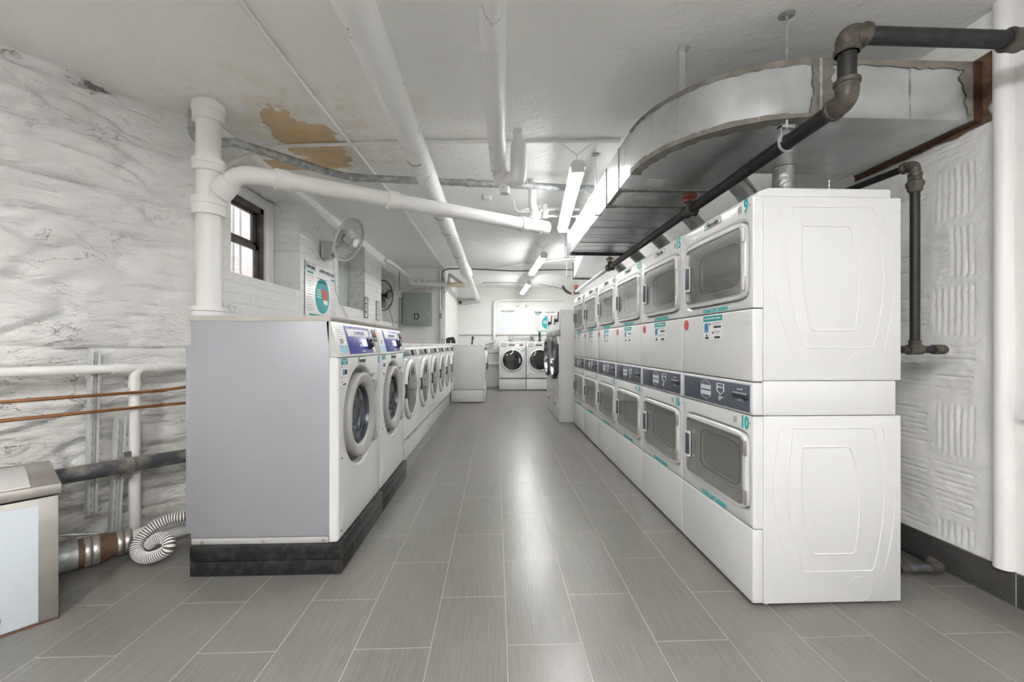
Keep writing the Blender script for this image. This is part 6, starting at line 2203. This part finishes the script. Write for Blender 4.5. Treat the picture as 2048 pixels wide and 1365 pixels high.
m = MB().tube(rel((1.31, 7.14, 1.975), (1.31, 7.28, 1.973)), 0.028, 14)
obj('end_fitting', m, M['brass'], t, label='brass end fitting')
m = MB().tube(fillet(rel((1.30, 7.26, 1.98), (1.20, 7.28, 2.02), (1.14, 7.28, 2.12)), 0.05, 6), 0.022, 10)
obj('hose_end', m, M['dark'], t, label='black hose end')
m = MB()
for y in (1.875,):
    m.cyl(V((GX, y, 2.08)) - o_, V((GX, y, 2.60)) - o_, 0.0055, n=10)
    m.tube(rel(*[(GX + 0.037 * math.cos(2 * PI * q / 28), y, 2.022 + 0.040 * math.sin(2 * PI * q / 28)) for q in range(28)]), 0.006, 6, closed=True)
    m.box(GX - 0.036 - o_.x, GX - 0.030 - o_.x, y - 0.012 - o_.y, y + 0.012 - o_.y, 2.02 - o_.z, 2.095 - o_.z).box(GX + 0.030 - o_.x, GX + 0.036 - o_.x, y - 0.012 - o_.y, y + 0.012 - o_.y, 2.02 - o_.z, 2.095 - o_.z)
    m.box(GX - 0.036 - o_.x, GX + 0.036 - o_.x, y - 0.012 - o_.y, y + 0.012 - o_.y, 2.085 - o_.z, 2.095 - o_.z)
    m.lathe([(0.034, 0), (0.034, -0.004), (0.006, -0.008)], V((GX, y, 2.60)) - o_, (0, 0, 1), 24)
obj('hanger', m, M['galvpipe'], t, label='galvanised rod and clevis hanger')

# small gas line at the right wall
t = thing('gas_pipe', 'vertical black iron pipe with brown fittings between the dryers and the right wall', 'pipe', (1.935, 1.90, 1.09))
o_ = V((1.935, 1.90, 1.09))
px, py = 1.935, 1.90
obj('riser', MB().tube(rel((px, py, 1.10), (px, py, 1.92)), 0.0185, 18), M['blackiron'], t)
obj('top_run', MB().tube(rel((px, py + 0.03, 1.945), (px - 0.01, 2.50, 1.965)), 0.0165, 18), M['blackiron'], t)
obj('elbow', elbow((px, py, 1.885), (px, py, 1.945), (px, py + 0.06, 1.946), 0.022, 0.0265), M['iron'], t, label='brown cast elbow')
m = MB().tube(rel((px, py, 1.815), (px, py, 1.825), (px, py, 1.835), (px, py, 1.845), (px, py, 1.862), (px, py, 1.87), (px, py, 1.90)), [0.022, 0.028, 0.028, 0.034, 0.034, 0.026, 0.024], 8)
obj('union', m, M['iron'], t, label='brown hexagonal union')
m = MB().tube(rel((px, py, 1.09), (px, py, 1.125), (px, py, 1.13)), [0.023, 0.023, 0.026], 18).tube(rel((px - 0.035, py, 1.087), (px + 0.03, py, 1.087)), 0.023, 18)
m.tube(rel((px - 0.065, py, 1.087), (px - 0.03, py, 1.087)), 0.017, 16)
obj('tee', m, M['iron'], t, label='brown cast tee')
obj('wall_stub', MB().tube(rel((px + 0.02, py, 1.087), (px + 0.13, py, 1.088)), 0.0165, 18), M['blackiron'], t)
m = MB().tube(fillet(rel((px + 0.085, py, 1.088), (px + 0.145, py, 1.088), (px + 0.145, py + 0.05, 1.088)), 0.03, 6), 0.0225, 18)
m.tube(rel((px + 0.145, py + 0.03, 1.088), (px + 0.145, py + 0.36, 1.088)), 0.0165, 14)
obj('elbow', m, M['iron'], t, label='brown cast elbow')
# floor pipe
t = thing('gas_pipe', 'short iron pipe elbow on the floor at the foot of the right wall', 'pipe', (2.08, 1.93, 0.06))
o_ = V((2.08, 1.93, 0.06))
obj('pipe', MB().tube(rel((1.90, 1.93, 0.062), (2.07, 1.93, 0.06)), 0.0165, 16), M['rustpipe'], t)
m = MB().tube(fillet(rel((2.04, 1.93, 0.06), (2.10, 1.93, 0.06), (2.10, 1.99, 0.061)), 0.035, 6), 0.0225, 16)
obj('elbow', m, M['iron'], t, label='brown cast elbow')
obj('pipe', MB().tube(rel((2.10, 1.96, 0.06), (2.10, 2.75, 0.075)), 0.0165, 16), M['blackiron'], t)
obj('coupling', MB().tube(rel((1.885, 1.93, 0.062), (1.93, 1.93, 0.062)), 0.0235, 16), M['iron'], t)
# painted pipe in the right wall
m = MB().tube([(RW - 0.008, 1.768, 0.142), (RW - 0.008, 1.768, 0.8), (RW - 0.006, 1.77, 1.6), (RW - 0.008, 1.768, 2.6)], 0.034, 24)
tag(obj('wall_pipe', m, M['pvc']), 'thick white painted vertical pipe sunk in the right wall', 'pipe')

# ------------------------------------------------------------------ daylight, camera, view
w = bpy.data.worlds.new('daylight')
S.world = w
w.use_nodes = True
w.node_tree.nodes['Background'].inputs[0].default_value = (0.93, 0.96, 1.0, 1)
w.node_tree.nodes['Background'].inputs[1].default_value = 1.7

cam = bpy.data.cameras.new('camera')
co = bpy.data.objects.new('camera', cam)
COL.objects.link(co)
co.location = (0, 0, 1.11)
co.rotation_euler = (PI / 2, 0, -math.atan((1024 - 992) / 853))
cam.sensor_width = 36
cam.lens = 853 / 2048 * 36
cam.shift_y = 7.5 / 2048
cam.clip_start = 0.02
S.camera = co
S.view_settings.view_transform = 'Standard'
S.view_settings.look = 'None'
S.view_settings.exposure = 2.05
S.view_settings.gamma = 1
S.cycles.use_denoising = True
S.cycles.max_bounces = 10
S.cycles.diffuse_bounces = 6
S.cycles.transparent_max_bounces = 16
